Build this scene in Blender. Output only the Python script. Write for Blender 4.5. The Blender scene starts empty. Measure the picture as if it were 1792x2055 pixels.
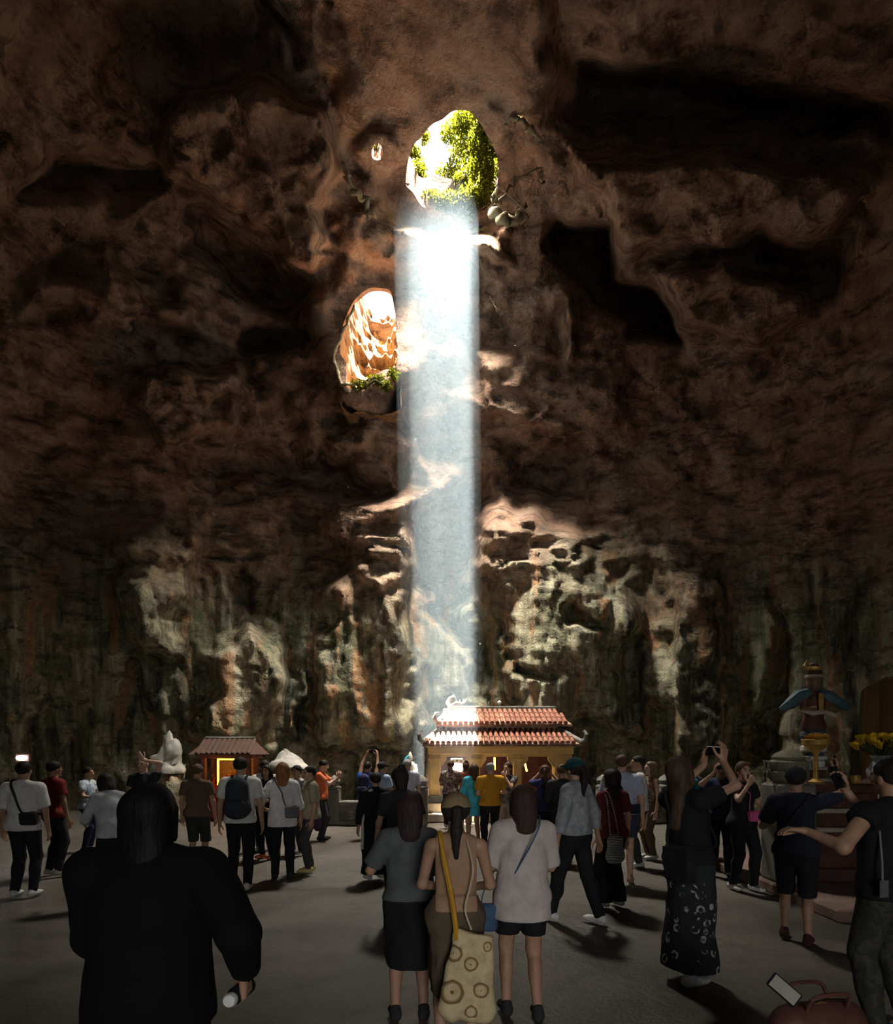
import bpy, math, random
import numpy as np
from mathutils import Vector, Matrix
random.seed(7); RNG = np.random.default_rng(7)
SC = bpy.context.scene; COL = SC.collection
# ------------------------------------------------------------------ camera, sky, sun, daylight
FPX, HZ, CX, EYE = 1300.0, 1510.0, 896.0, 1.75          # focal length in px, horizon row, centre column, eye height
cam = bpy.data.cameras.new('camera'); camo = bpy.data.objects.new('camera', cam); COL.objects.link(camo)
camo.location = (0, 0, EYE); camo.rotation_euler = (math.pi/2, 0, 0)
cam.lens = FPX/2055*36; cam.sensor_width = 36; cam.shift_y = (HZ-2055/2)/2055; cam.clip_end = 300
SC.camera = camo
w = bpy.data.worlds.new('sky'); SC.world = w; w.use_nodes = True
w.node_tree.nodes['Background'].inputs[0].default_value = (0.80, 0.90, 1.0, 1)
w.node_tree.nodes['Background'].inputs[1].default_value = 2.4
SUN_D = Vector((0.012, 0.045, -1.0)).normalized()
sun = bpy.data.lights.new('sun_offscreen', 'SUN'); sun.energy = 140; sun.angle = 0.012; sun.color = (1, .95, .84)
suno = bpy.data.objects.new('sun_offscreen', sun); COL.objects.link(suno); suno.rotation_euler = SUN_D.to_track_quat('-Z', 'Y').to_euler()
def area(name, loc, aim, sx, sy, power, color, spread=math.pi):
    l = bpy.data.lights.new(name, 'AREA'); l.shape = 'ELLIPSE'; l.size = sx; l.size_y = sy; l.energy = power; l.color = color; l.spread = spread
    o = bpy.data.objects.new(name, l); COL.objects.link(o); o.location = loc
    o.rotation_euler = (Vector(aim)-Vector(loc)).to_track_quat('-Z', 'Y').to_euler()
    return o
# daylight falling in through the big roof opening in view, and faint daylight from the way in behind the viewer
area('daylight_main_opening', (.1, 16.7, 16.7), (.15, 17.9, 0), 1.5, 1.9, 1250, (1, .96, .86), math.radians(88))
area('entrance_behind_offscreen', (1.5, -7.0, 2.4), (.75, 4, .8), 2.4, 3.0, 24, (1, .94, .86), math.radians(60))
SC.view_settings.view_transform = 'Standard'; SC.view_settings.look = 'None'
SC.view_settings.gamma = 1; SC.view_settings.use_curve_mapping = False; SC.view_settings.exposure = 0.45
SC.cycles.sample_clamp_indirect = 6.0; SC.cycles.max_bounces = 5; SC.cycles.diffuse_bounces = 3; SC.cycles.glossy_bounces = 2; SC.cycles.transmission_bounces = 4
# ------------------------------------------------------------------ helpers
def gp(px, s): return ((px-CX)/s, FPX/s)                 # ground spot from a picture column and a scale in px per metre
def at(px, py, Y): return Vector(((px-CX)*Y/FPX, Y, EYE-(py-HZ)*Y/FPX))
def hsh(ix, iy, iz):
    h = (ix*374761393 + iy*668265263 + iz*2147483647) & 0xffffffff
    h = ((h ^ (h >> 13))*1274126177) & 0xffffffff
    return ((h ^ (h >> 16)) & 0xffff)/65535.0*2-1
def vn(P):
    P = np.asarray(P, float); I = np.floor(P).astype(np.int64); f = P-I; u = f*f*f*(f*(f*6-15)+10)
    r = 0
    for dx in (0, 1):
        for dy in (0, 1):
            for dz in (0, 1):
                wgt = (u[..., 0] if dx else 1-u[..., 0])*(u[..., 1] if dy else 1-u[..., 1])*(u[..., 2] if dz else 1-u[..., 2])
                r = r + wgt*hsh(I[..., 0]+dx, I[..., 1]+dy, I[..., 2]+dz)
    return r
def fbm(P, n=4, g=.5):
    a, s, r = 1, 1, 0
    for i in range(n): r = r + a*vn(P*s+i*17.3); a *= g; s *= 2.03
    return r
def ridged(P, n=4, g=.5):
    a, s, r = 1, 1, 0
    for i in range(n): r = r + a*(1-2*np.abs(vn(P*s+i*9.7))); a *= g; s *= 2.1
    return r
def sstep(a, b, x):
    t = np.clip((x-a)/(b-a), 0, 1); return t*t*(3-2*t)
def poly_sd(px, py, poly):                               # signed distance to a polygon, inside positive
    d = np.full(px.shape, 1e9); ins = np.zeros(px.shape, bool); n = len(poly)
    for i in range(n):
        (x0, y0), (x1, y1) = poly[i], poly[(i+1) % n]
        ex, ey = x1-x0, y1-y0; t = np.clip(((px-x0)*ex+(py-y0)*ey)/(ex*ex+ey*ey), 0, 1)
        d = np.minimum(d, np.hypot(px-x0-t*ex, py-y0-t*ey))
        c = ((y0 > py) != (y1 > py)) & (px < (x1-x0)*(py-y0)/((y1-y0) if y1 != y0 else 1e-9)+x0)
        ins ^= c
    return np.where(ins, d, -d)
def mesh_np(name, V, F, smooth=True):
    me = bpy.data.meshes.new(name); V = np.asarray(V, np.float32); 
    F = np.asarray(F, np.int32); k = F.shape[1]
    me.vertices.add(len(V)); me.vertices.foreach_set('co', V.ravel())
    me.loops.add(F.size); me.loops.foreach_set('vertex_index', F.ravel())
    me.polygons.add(len(F)); me.polygons.foreach_set('loop_start', np.arange(0, F.size, k, dtype=np.int32))
    if smooth: me.polygons.foreach_set('use_smooth', np.ones(len(F), bool))
    me.update(calc_edges=True); me.validate()
    return me
def link(name, me, mat=None, parent=None):
    o = bpy.data.objects.new(name, me); COL.objects.link(o)
    if mat is not None and me is not None and len(me.materials) == 0: me.materials.append(mat)
    if parent is not None: o.parent = parent
    return o
def tag(o, label=None, cat=None, group=None, kind=None):
    if label: o['label'] = label
    if cat: o['category'] = cat
    if group: o['group'] = group
    if kind: o['kind'] = kind
    return o
def empty(name, loc, rz, label, cat, group=None):
    o = bpy.data.objects.new(name, None); COL.objects.link(o); o.location = loc; o.rotation_euler = (0, 0, rz); o.empty_display_size = .1
    return tag(o, label, cat, group)
class MB:                                                # collects simple solids for one mesh
    def __init__(s): s.v = []; s.f = []
    def add(s, v, f):
        n = len(s.v); s.v += [tuple(p) for p in v]; s.f += [tuple(i+n for i in q) for q in f]; return s
    def box(s, x0, x1, y0, y1, z0, z1, M=None, b=0.0):
        if b <= 0:
            v = [(x, y, z) for z in (z0, z1) for y in (y0, y1) for x in (x0, x1)]
            f = [(0, 2, 3, 1), (4, 5, 7, 6), (0, 1, 5, 4), (2, 6, 7, 3), (0, 4, 6, 2), (1, 3, 7, 5)]
        else:
            v = []; f = []
            for z, i in ((z0, b), (z0+b, 0), (z1-b, 0), (z1, b)):
                v += [(x0+i+b*(not i), y0+i, z), (x1-i-b*(not i), y0+i, z), (x1-i, y0+i+b*(not i), z), (x1-i, y1-i-b*(not i), z), (x1-i-b*(not i), y1-i, z), (x0+i+b*(not i), y1-i, z), (x0+i, y1-i-b*(not i), z), (x0+i, y0+i+b*(not i), z)]
            for k in range(3): f += [(k*8+i, k*8+(i+1) % 8, k*8+8+(i+1) % 8, k*8+8+i) for i in range(8)]
            f += [tuple(range(7, -1, -1)), tuple(range(24, 32))]
        if M is not None: v = [M @ Vector(p) for p in v]
        return s.add(v, f)
    def lathe(s, prof, n=24, c=(0, 0, 0), sx=1, sy=1, M=None):
        v = [(c[0]+r*sx*math.cos(2*math.pi*i/n), c[1]+r*sy*math.sin(2*math.pi*i/n), c[2]+z) for r, z in prof for i in range(n)]
        m = len(prof); f = [(k*n+i, k*n+(i+1) % n, k*n+n+(i+1) % n, k*n+n+i) for k in range(m-1) for i in range(n)]
        f += [tuple(range(n-1, -1, -1)), tuple((m-1)*n+i for i in range(n))]
        if M is not None: v = [M @ Vector(p) for p in v]
        return s.add(v, f)
    def tube(s, pts, rad, n=8):
        pts = [Vector(p) for p in pts]; m = len(pts); rad = [rad]*m if not hasattr(rad, '__len__') else rad
        v = []
        ref = Vector((0.31, .17, .93))
        for i, p in enumerate(pts):
            d = (pts[min(i+1, m-1)]-pts[max(i-1, 0)]).normalized()
            if abs(d.dot(ref)) > .95: ref = Vector((1, .1, 0))
            a = d.cross(ref).normalized(); b = d.cross(a)
            v += [p+(a*math.cos(2*math.pi*k/n)+b*math.sin(2*math.pi*k/n))*rad[i] for k in range(n)]
        f = [(i*n+k, i*n+(k+1) % n, i*n+n+(k+1) % n, i*n+n+k) for i in range(m-1) for k in range(n)]
        f += [tuple(range(n-1, -1, -1)), tuple((m-1)*n+k for k in range(n))]
        return s.add(v, f)
    def prism(s, poly, y0, y1, M=None):                  # outline in xz, thickness along y
        n = len(poly); v = [(x, y0, z) for x, z in poly]+[(x, y1, z) for x, z in poly]
        f = [tuple(range(n)), tuple(range(2*n-1, n-1, -1))]+[(i, n+i, n+(i+1) % n, (i+1) % n) for i in range(n)]
        if M is not None: v = [M @ Vector(p) for p in v]
        return s.add(v, f)
    def mesh(s, name, smooth=False):
        me = bpy.data.meshes.new(name); me.from_pydata(s.v, [], s.f)
        import bmesh
        bm = bmesh.new(); bm.from_mesh(me); bmesh.ops.recalc_face_normals(bm, faces=bm.faces); bm.to_mesh(me); bm.free()
        if smooth == 'all': me.polygons.foreach_set('use_smooth', [True]*len(me.polygons))
        elif smooth:
            me.polygons.foreach_set('use_smooth', [True]*len(me.polygons))
            try: me.set_sharp_from_angle(angle=math.radians(40))
            except Exception: pass
        return me
    def build(s, name, mat, parent=None, smooth=False): return link(name, s.mesh(name, smooth), mat, parent)
# ------------------------------------------------------------------ materials
class NT:
    def __init__(s, name):
        s.m = bpy.data.materials.new(name); s.m.use_nodes = True; s.t = s.m.node_tree; s.b = s.t.nodes['Principled BSDF']
    def n(s, ty, **kw):
        o = s.t.nodes.new(ty)
        for k, v in kw.items():
            if k.startswith('i_'):
                o.inputs[int(k[2:]) if k[2:].isdigit() else k[2:].replace('_', ' ')].default_value = v
            else: setattr(o, k, v)
        return o
    def l(s, a, b): s.t.links.new(a, b)
    def coord(s, scale=(1, 1, 1), rot=(0, 0, 0), which='Object'):
        c = s.n('ShaderNodeTexCoord'); m = s.n('ShaderNodeMapping'); m.inputs['Scale'].default_value = scale; m.inputs['Rotation'].default_value = rot
        s.l(c.outputs[which], m.inputs[0]); return m.outputs[0]
    def noise(s, co, scale, detail=4, rough=.55, dist=0.0):
        o = s.n('ShaderNodeTexNoise'); o.inputs['Scale'].default_value = scale; o.inputs['Detail'].default_value = detail
        o.inputs['Roughness'].default_value = rough; o.inputs['Distortion'].default_value = dist; s.l(co, o.inputs['Vector']); return o.outputs['Fac']
    def ramp(s, fac, stops):
        o = s.n('ShaderNodeValToRGB'); e = o.color_ramp.elements
        while len(e) < len(stops): e.new(.5)
        for i, (p, c) in enumerate(stops):
            e[i].position = p; e[i].color = (*c, 1) if hasattr(c, '__len__') else (c, c, c, 1)
        s.l(fac, o.inputs[0]); return o.outputs[0]
    def mix(s, fac, a, b, mode='MIX'):
        o = s.n('ShaderNodeMix', data_type='RGBA', blend_type=mode)
        for sock, v in ((0, fac), (6, a), (7, b)):
            if hasattr(v, 'links'): s.l(v, o.inputs[sock])
            else: o.inputs[sock].default_value = v if sock == 0 else (*v, 1)
        return o.outputs[2]
    def math(s, op, a, b=0.0):
        o = s.n('ShaderNodeMath', operation=op)
        for i, v in enumerate((a, b)):
            if hasattr(v, 'links'): s.l(v, o.inputs[i])
            else: o.inputs[i].default_value = v
        return o.outputs[0]
    def bump(s, h, strength, dist, prev=None):
        o = s.n('ShaderNodeBump'); o.inputs['Strength'].default_value = strength; o.inputs['Distance'].default_value = dist; s.l(h, o.inputs['Height'])
        if prev is not None: s.l(prev, o.inputs['Normal'])
        return o.outputs[0]
    def out(s, color=None, rough=.8, normal=None, metal=0, spec=.3):
        if color is not None:
            if hasattr(color, 'links'): s.l(color, s.b.inputs['Base Color'])
            else: s.b.inputs['Base Color'].default_value = (*color, 1)
        if hasattr(rough, 'links'): s.l(rough, s.b.inputs['Roughness'])
        else: s.b.inputs['Roughness'].default_value = rough
        s.b.inputs['Metallic'].default_value = metal; s.b.inputs['Specular IOR Level'].default_value = spec
        if normal is not None: s.l(normal, s.b.inputs['Normal'])
        return s.m
MC = {}
def simple(name, col, rough=.8, var=.25, scale=12, bump=.15, metal=0, spec=.3, emit=None, es=0):
    if name in MC: return MC[name]
    t = NT(name); co = t.coord(); f = t.noise(co, scale, 4)
    c = t.ramp(f, [(.3, tuple(x*(1-var) for x in col)), (.7, tuple(min(1, x*(1+var)) for x in col))])
    f2 = t.noise(co, scale*5, 3)
    t.out(c, rough, t.bump(f2, bump, .01), metal, spec)
    if emit: t.b.inputs['Emission Color'].default_value = (*emit, 1); t.b.inputs['Emission Strength'].default_value = es
    MC[name] = t.m; return t.m
# ------------------------------------------------------------------ the cave: rock shell, openings, floor
def rock_material():
    t = NT('cave_rock'); co = t.coord(); g = t.n('ShaderNodeSeparateXYZ'); t.l(co, g.inputs[0])
    big = t.noise(co, .28, 3, .6); med = t.noise(co, 1.1, 4, .62, .15); fine = t.noise(co, 5.5, 5, .68)
    st = t.coord((1, 1, .085)); streak = t.noise(st, 1.2, 6, .66, .1)
    st2 = t.coord((1.7, 1.7, .06)); streak2 = t.noise(st2, 1.0, 3, .5)
    dia = t.coord((.8, .8, 2.6), (0, .55, .2)); strata = t.noise(dia, 1.3, 5, .66, .1)
    red = t.ramp(med, [(.30, (.15, .087, .057)), (.46, (.36, .215, .145)), (.60, (.50, .325, .22)), (.75, (.41, .325, .25))])
    red = t.mix(t.ramp(strata, [(.36, .75), (.50, 0)]), red, (.075, .05, .038))
    red = t.mix(t.ramp(strata, [(.58, 0), (.72, .5)]), red, (.58, .40, .28))
    cream = t.ramp(streak, [(.34, (.045, .042, .034)), (.43, (.17, .16, .115)), (.50, (.34, .305, .195)), (.57, (.50, .46, .32)), (.63, (.40, .36, .24)), (.70, (.13, .125, .11))])
    cream = t.mix(t.ramp(strata, [(.38, .7), (.49, 0)]), cream, (.085, .078, .052))
    green = t.ramp(fine, [(.35, (.08, .085, .045)), (.7, (.24, .24, .12))])
    orange = t.ramp(fine, [(.3, (.30, .15, .07)), (.7, (.54, .32, .17))])
    c = t.mix(t.ramp(t.noise(co, .8, 4, .6), [(.50, 0), (.66, .7)]), cream, green)
    c = t.mix(t.ramp(streak2, [(.57, 0), (.63, .85)]), c, orange)
    hgt = t.math('ADD', t.math('MULTIPLY', g.outputs[2], .05), t.math('MULTIPLY', big, .45))
    c = t.mix(t.ramp(hgt, [(.50, 0), (.70, 1)]), c, red)
    spots = t.noise(t.coord((1, 1, 1), (.7, .3, 1.1)), 4.7, 4, .68)                       # lichen and mineral spots, independent of the relief
    c = t.mix(t.ramp(spots, [(.26, .6), (.40, 0)]), c, (.06, .05, .04))
    c = t.mix(t.ramp(spots, [(.62, 0), (.74, .5)]), c, (.58, .52, .40))
    relief = t.noise(t.coord((.8, .8, 2.6), (.2, .75, .9)), 1.4, 4, .66)
    b = t.bump(t.noise(t.coord((1, 1, .5)), 1.3, 4, .6), .55, .28); b = t.bump(relief, .45, .16, b); b = t.bump(fine, .85, .10, b); b = t.bump(t.noise(co, 22, 3, .7), .5, .025, b)
    return t.out(c, .88, b, 0, .22)
ROCK = rock_material()
HOLE = [(872, 250), (905, 226), (945, 224), (965, 252), (985, 275), (1000, 320), (992, 395), (940, 440), (890, 432), (846, 410), (815, 372), (815, 318), (832, 288)]
HOLE2 = [(738, 306), (754, 280), (770, 296), (768, 318), (745, 324)]
NICHE = [(708, 600), (745, 578), (790, 588), (803, 640), (803, 735), (745, 757), (704, 778), (676, 705), (692, 645)]
def facets(P, amp, seed):                                # flat-faced broken rock: a tilted plane per cell
    I = np.floor(P).astype(np.int64); d1 = np.full(P.shape[:-1], 9.0); d2 = d1.copy(); v1 = np.zeros(P.shape[:-1]); v2 = v1.copy()
    for dx in (-1, 0, 1):
        for dy in (-1, 0, 1):
            for dz in (-1, 0, 1):
                c = I+np.array([dx, dy, dz]); k = [c[..., q] for q in range(3)]
                sp = c+.5+.45*np.stack([hsh(k[0]+seed*101+q*57, k[1]+q*13, k[2]) for q in range(3)], -1)
                r = P-sp; d = np.sqrt((r*r).sum(-1))
                g = sum(r[..., q]*hsh(k[0]+seed*31+q*7, k[1]+191, k[2]+q*29) for q in range(3))*1.1+.55*hsh(k[0]+5, k[1]+seed*17, k[2]+77)
                m = d < d1; m2 = (~m) & (d < d2)
                d2 = np.where(m, d1, np.where(m2, d, d2)); v2 = np.where(m, v1, np.where(m2, g, v2)); d1 = np.where(m, d, d1); v1 = np.where(m, g, v1)
    w = .5*sstep(.10, 0, d2-d1); return amp*(v1*(1-w)+v2*w-.35*sstep(.07, 0, d2-d1))
def shell():
    az = np.radians(np.r_[np.arange(-180, -49, 4.0), np.arange(-48, 48.01, .25), np.arange(52, 180, 4.0)])
    el = np.radians(np.r_[np.arange(-9, 62.01, .25), np.arange(64, 88, 3.0)])
    A, E = np.meshgrid(az, el)
    D = np.stack([np.sin(A)*np.cos(E), np.cos(A)*np.cos(E), np.sin(E)], -1)
    lo = np.full(A.shape, 1.0); hi = np.full(A.shape, 40.0)
    def imp(t):
        P = D*t[..., None]; x = P[..., 0]; y = P[..., 1]-7.5; z = np.abs(P[..., 2]+EYE)
        return (np.abs(x)/14.6)**3+(np.abs(y)/14.6)**4+(z/17.6)**4-1
    for _ in range(40):
        m = (lo+hi)/2; s = imp(m) < 0; lo = np.where(s, m, lo); hi = np.where(s, hi, m)
    T = (lo+hi)/2; P = D*T[..., None]; P[..., 2] += EYE
    front = D[..., 1] > .25; dy = np.maximum(D[..., 1], .25)
    px = np.where(front, CX+FPX*D[..., 0]/dy, 9999.0); py = np.where(front, HZ-FPX*D[..., 2]/dy, 9999.0)
    # masses and hollows of the rock
    wx = px+34*fbm(P*.45+3, 4, .6); wy = py+30*fbm(P*.45+40, 4, .6)
    dp = np.zeros(A.shape)
    for poly, amp, wd in FEAT:
        sd = poly_sd(wx, wy, poly)
        dp += 1.35*amp*sstep(-wd*.25, wd, sd)
    low = sstep(11.0, 7.0, P[..., 2])                     # fluted lower wall, layered upper wall
    Q = P.copy(); Q[..., 2] *= 1-.80*low
    S = P.copy(); S[..., 2] *= 1.35; S[..., 0] *= .8
    n = .5*fbm(P*.15+5, 3)*(1-.2*low) + facets(S*.30+3, .40, 1)*(1-.6*low) + facets(S*.85+8, .20, 2)*(1-.8*low) + facets(S*2.3+5, .10, 3)*(1-.6*low) \
        + low*(.42*ridged(Q*.42+11, 2, .5)+facets(Q*.62+21, .52, 5)+facets(Q*1.7+4, .22, 6)) + (1-low)*.16*ridged(S*.7+2, 3, .5) + .06*fbm(P*3.1, 3, .6)
    lay = (P[..., 2]*.55+.30*np.abs(P[..., 0])+1.1*fbm(P*.16+60, 2))
    fr = (lay*1.1) % 1.0; ter = np.where(fr < .16, fr/.16, (1-fr)/.84)
    n += (.30*ter-.15)*(1-.85*low)
    dg = P[..., 2]*.8+P[..., 0]*.55+.5*fbm(P*.6+9, 3); n += low*.16*np.abs((dg*1.5) % 1.0-.5)*sstep(0, 2, P[..., 0])
    k = sstep(0, 18, np.minimum(np.abs(poly_sd(px, py, HOLE)), 60)) # calm rim
    T = T+dp-n*.95*(.35+.65*k)
    for poly, zc, w in ((HOLE, 16.8, 90), (HOLE2, 16.6, 40)):      # level roof around the openings
        sd = -poly_sd(px, py, poly); wgt = sstep(w, w*.3, sd+np.where(py > 440, .6*(py-440), 0)); Tz = (zc-EYE)/np.maximum(D[..., 2], .2)-.25*(n-.2); T = T*(1-wgt)+Tz*wgt
    cap = (16.95+4*sstep(170, 420, np.abs(px-890))+.5*fbm(P*.5, 3)*sstep(120, 200, np.abs(px-890))-EYE)/np.maximum(D[..., 2], .05)
    T = np.where((py < 470) & front, np.minimum(T, cap), T)
    sd = -poly_sd(px, py, NICHE); wgt = sstep(75, 12, sd); T = T*(1-wgt)+wgt*(18.7/np.maximum(D[..., 1], .2)-.3*(n-.2))
    T = np.clip(T, 7.0, 40)
    P = D*T[..., None]; P[..., 2] += EYE
    ny, nx = A.shape
    V = P.reshape(-1, 3); V = np.vstack([V, [[0, 0, V[(ny-1)*nx:, 2].mean()]]])
    i, j = np.meshgrid(np.arange(ny-1), np.arange(nx), indexing='ij'); j2 = (j+1) % nx
    F = np.stack([i*nx+j, (i+1)*nx+j, (i+1)*nx+j2, i*nx+j2], -1).reshape(-1, 4)
    fx = px.ravel()[F].mean(1); fy = py.ravel()[F].mean(1); fc = V[F].mean(1)
    jx = fx+7*fbm(fc*1.4, 3); jy = fy+7*fbm(fc*1.4+30, 3)
    cut = np.zeros(len(F), int)
    for q, poly in enumerate((HOLE, HOLE2, NICHE)): cut[poly_sd(jx, jy, poly) > 0] = q+1
    cut[np.hypot(fc[:, 0]-.5, fc[:, 1]-10.5)+np.where(fc[:, 2] > 12, 0, 99) < 1.2] = 4      # an added roof opening, out of view, cut for extra daylight but covered above
    V = smooth_rims(V, F, cut)
    cut[(fc[:, 1] < -4) & (np.abs(fc[:, 0]-1.5) < 1.8) & (fc[:, 2] < 4.6)] = 5         # the way in, behind the viewer
    tip = np.array([((ny-1)*nx+a, len(V)-1, (ny-1)*nx+(a+1) % nx) for a in range(nx)])
    return V, F, cut, tip
def smooth_rims(V, F, cut):
    for q in (1, 2, 3, 4):
        lp = loops(cut == q, F)
        for _ in range(6):
            R = V[lp]; V[lp] = .5*R+.25*(np.roll(R, 1, 0)+np.roll(R, -1, 0))
    return V
def loops(mask, F):
    E = {}
    for f in F[mask]:
        for k in range(4):
            a, b = int(f[k]), int(f[(k+1) % 4])
            if (b, a) in E: del E[(b, a)]
            else: E[(a, b)] = 1
    nxt = {}
    for a, b in E: nxt[a] = b
    best = []
    left = set(nxt)
    while left:
        s0 = left.pop(); lp = [s0]; c = nxt.get(s0)
        while c is not None and c != s0 and c in left: left.discard(c); lp.append(c); c = nxt.get(c)
        if len(lp) > len(best): best = lp
    return best
FEAT = [
 ([(300, 290), (350, 160), (520, 140), (650, 200), (690, 330), (655, 420), (665, 520), (620, 545), (560, 460), (440, 405), (340, 345)], -1.9, 24),
 ([(345, 395), (450, 420), (560, 470), (620, 570), (610, 650), (470, 620), (370, 520)], 1.7, 60),
 ([(100, 300), (330, 300), (360, 370), (250, 420), (60, 400)], 1.5, 70),
 ([(60, 560), (250, 470), (420, 600), (430, 680), (200, 640), (50, 640)], -1.0, 60),
 ([(260, 800), (330, 742), (500, 742), (530, 800), (500, 880), (330, 905)], -1.5, 22),
 ([(370, 920), (560, 885), (690, 935), (750, 985), (735, 1015), (640, 1000), (500, 985), (420, 1010)], 1.1, 40),
 ([(545, 600), (680, 545), (720, 560), (690, 640), (660, 760), (800, 770), (805, 880), (748, 985), (690, 930), (600, 905), (545, 830), (520, 740), (620, 690)], -.75, 40),
 ([(470, 640), (620, 690), (530, 760), (480, 740)], 1.4, 50),
 ([(1125, 425), (1230, 440), (1262, 560), (1370, 700), (1290, 700), (1180, 610), (1140, 530)], 2.8, 24),
 ([(1150, 300), (1500, 320), (1750, 380), (1700, 470), (1520, 480), (1330, 520), (1260, 520), (1180, 400)], -1.6, 36),
 ([(1290, 560), (1420, 500), (1620, 560), (1640, 650), (1480, 690), (1360, 680)], -1.6, 32),
 ([(1480, 470), (1720, 470), (1700, 610), (1560, 580)], 1.3, 70),
 ([(960, 700), (1130, 680), (1200, 645), (1250, 690), (1290, 760), (1250, 850), (1100, 872), (960, 850)], -.6, 30),
 ([(950, 880), (1180, 870), (1190, 960), (1080, 1010), (965, 1000)], 1.2, 60),
 ([(1100, 540), (1140, 560), (1165, 690), (1140, 735), (1118, 640)], -1.1, 22),
 ([(780, 390), (840, 440), (960, 500), (1060, 520), (1050, 470), (960, 450), (880, 440), (830, 400)], -.8, 24),
 ([(930, 930), (985, 1010), (990, 1200), (985, 1440), (935, 1440), (890, 1200), (830, 1180), (820, 1010)], 1.7, 60),
 ([(640, 1010), (700, 985), (800, 990), (822, 1100), (820, 1500), (650, 1530), (625, 1350), (660, 1150)], -1.2, 40),
 ([(560, 1000), (630, 1000), (610, 1400), (560, 1400)], .7, 40),
 ([(200, 1060), (330, 1000), (400, 1060), (385, 1230), (300, 1330), (220, 1290)], -1.8, 60),
 ([(380, 1300), (480, 1250), (530, 1215), (575, 1320), (570, 1520), (400, 1520)], -1.5, 45),
 ([(500, 1150), (560, 1150), (565, 1230), (510, 1240)], .7, 25),
 ([(590, 1360), (620, 1370), (625, 1480), (590, 1480)], -.7, 22),
 ([(985, 1010), (1150, 1050), (1260, 1200), (1290, 1500), (1010, 1500), (985, 1300)], -1.2, 50),
 ([(1300, 1100), (1420, 1150), (1500, 1420), (1480, 1530), (1310, 1530), (1285, 1300)], -.9, 60),
 ([(1535, 1200), (1560, 1200), (1600, 1540), (1520, 1540)], 1.4, 40),
 ([(1120, 1222), (1150, 1222), (1185, 1250), (1175, 1272), (1130, 1245)], .75, 12),
 ([(1012, 1310), (1060, 1345), (1110, 1372), (1105, 1384), (1050, 1362), (1015, 1335)], .6, 10),
 ([(480, 0), (540, 0), (640, 110), (600, 120)], .9, 30), ([(640, 0), (710, 20), (720, 60), (680, 50)], 1.0, 30),
 ([(1000, 150), (1180, 110), (1500, 170), (1792, 180), (1792, 280), (1400, 290), (1160, 270), (1040, 230)], 1.6, 60),
 ([(1000, 300), (1060, 290), (1095, 340), (1060, 390), (1010, 370)], 1.0, 22),
 ([(985, 400), (1030, 390), (1060, 440), (1030, 460), (990, 440)], -.7, 18),
]
V, F, cut, tip = shell()
# vertex normals of the whole shell, kept where it is divided into walls and ceiling
def vnormals(V, F):
    a, b, c, d = (V[F[:, k]] for k in range(4)); fn = np.cross(c-a, d-b); N = np.zeros_like(V)
    for k in range(4): np.add.at(N, F[:, k], fn)
    return N/np.maximum(np.linalg.norm(N, axis=1, keepdims=True), 1e-9)
VN = vnormals(V, F)
keep = cut == 0; fc = V[F].mean(1)
nz = VN[F].mean(1)
if (VN*(V-np.array([0, 7, 4]))).sum(1).mean() > 0: F = F[:, ::-1]; VN = -VN
side = np.where(fc[:, 2] > 13.6, 3, np.where((fc[:, 0] < -9) & (fc[:, 1] > 0), 0, np.where((fc[:, 0] > 9) & (fc[:, 1] > 0), 1, np.where(fc[:, 1] > 5, 2, 4))))
NAMES = ['wall_left', 'wall_right', 'wall_back', 'ceiling', 'wall_front']
SURF = {}
def sub_mesh(name, FF, mat, tri=None):
    if tri is not None: FF = np.vstack([FF, np.c_[tri, tri[:, -1:]][:, [0, 1, 2, 2]]]) if False else FF
    u, inv = np.unique(FF, return_inverse=True); me = mesh_np(name, V[u], inv.reshape(FF.shape))
    me.normals_split_custom_set_from_vertices(VN[u].tolist()); return me
for q, nm in enumerate(NAMES):
    o = link(nm, sub_mesh(nm, F[keep & (side == q)], ROCK), ROCK); tag(o, kind='structure'); SURF[nm] = o
capm = mesh_np('ceiling_cap', V, tip[:, ::-1]); capo = link('ceiling_crown', capm, ROCK); tag(capo, kind='structure')
# rock collars around the openings: the rim carries on upwards as a short shaft
def collar(name, code, steps):
    lp = loops(cut == code, F); R = V[lp]; rings = [R]
    for fn in steps: rings.append(fn(R))
    m = len(lp); VV = np.vstack(rings); FF = [(k*m+i, k*m+(i+1) % m, (k+1)*m+(i+1) % m, (k+1)*m+i) for k in range(len(rings)-1) for i in range(m)]
    me = mesh_np(name, VV, FF); o = link(name, me, ROCK); tag(o, kind='structure'); return R
def up(dz, xmax=None, grow=0.0, xmin=None):
    def fn(R):
        c = R.mean(0); Q = c+(R-c)*(1+grow); Q[:, 2] = np.maximum(R[:, 2], c[2]-.4)*.3+(c[2])*.7+dz
        if xmax is not None: Q[:, 0] = np.minimum(Q[:, 0], xmax+.12*fbm(Q*2, 2))
        if xmin is not None: Q[:, 0] = np.maximum(Q[:, 0], xmin+.12*fbm(Q*2, 2))
        return Q+.12*np.stack([fbm(Q*1.7, 3), fbm(Q*1.7+9, 3), fbm(Q*1.7+20, 3)], -1)
    return fn
HR = collar('wall_shaft', 1, [up(.25, 1.3, 0, -1.2), up(.6, 1.35, 0, -1.08), up(.95, 1.4, 0, -1.0)])
R2 = collar('wall_small_shaft', 2, [up(.3), up(.7, None, .15)])
R3 = V[loops(cut == 3, F)]
R4 = collar('wall_added_shaft', 4, [up(.3), lambda R: R+np.array([1.6, .3, 1.2]), lambda R: R+np.array([3.4, .6, 2.0])])  # shaft of the added opening, slanted so that no direct sun falls through
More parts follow.
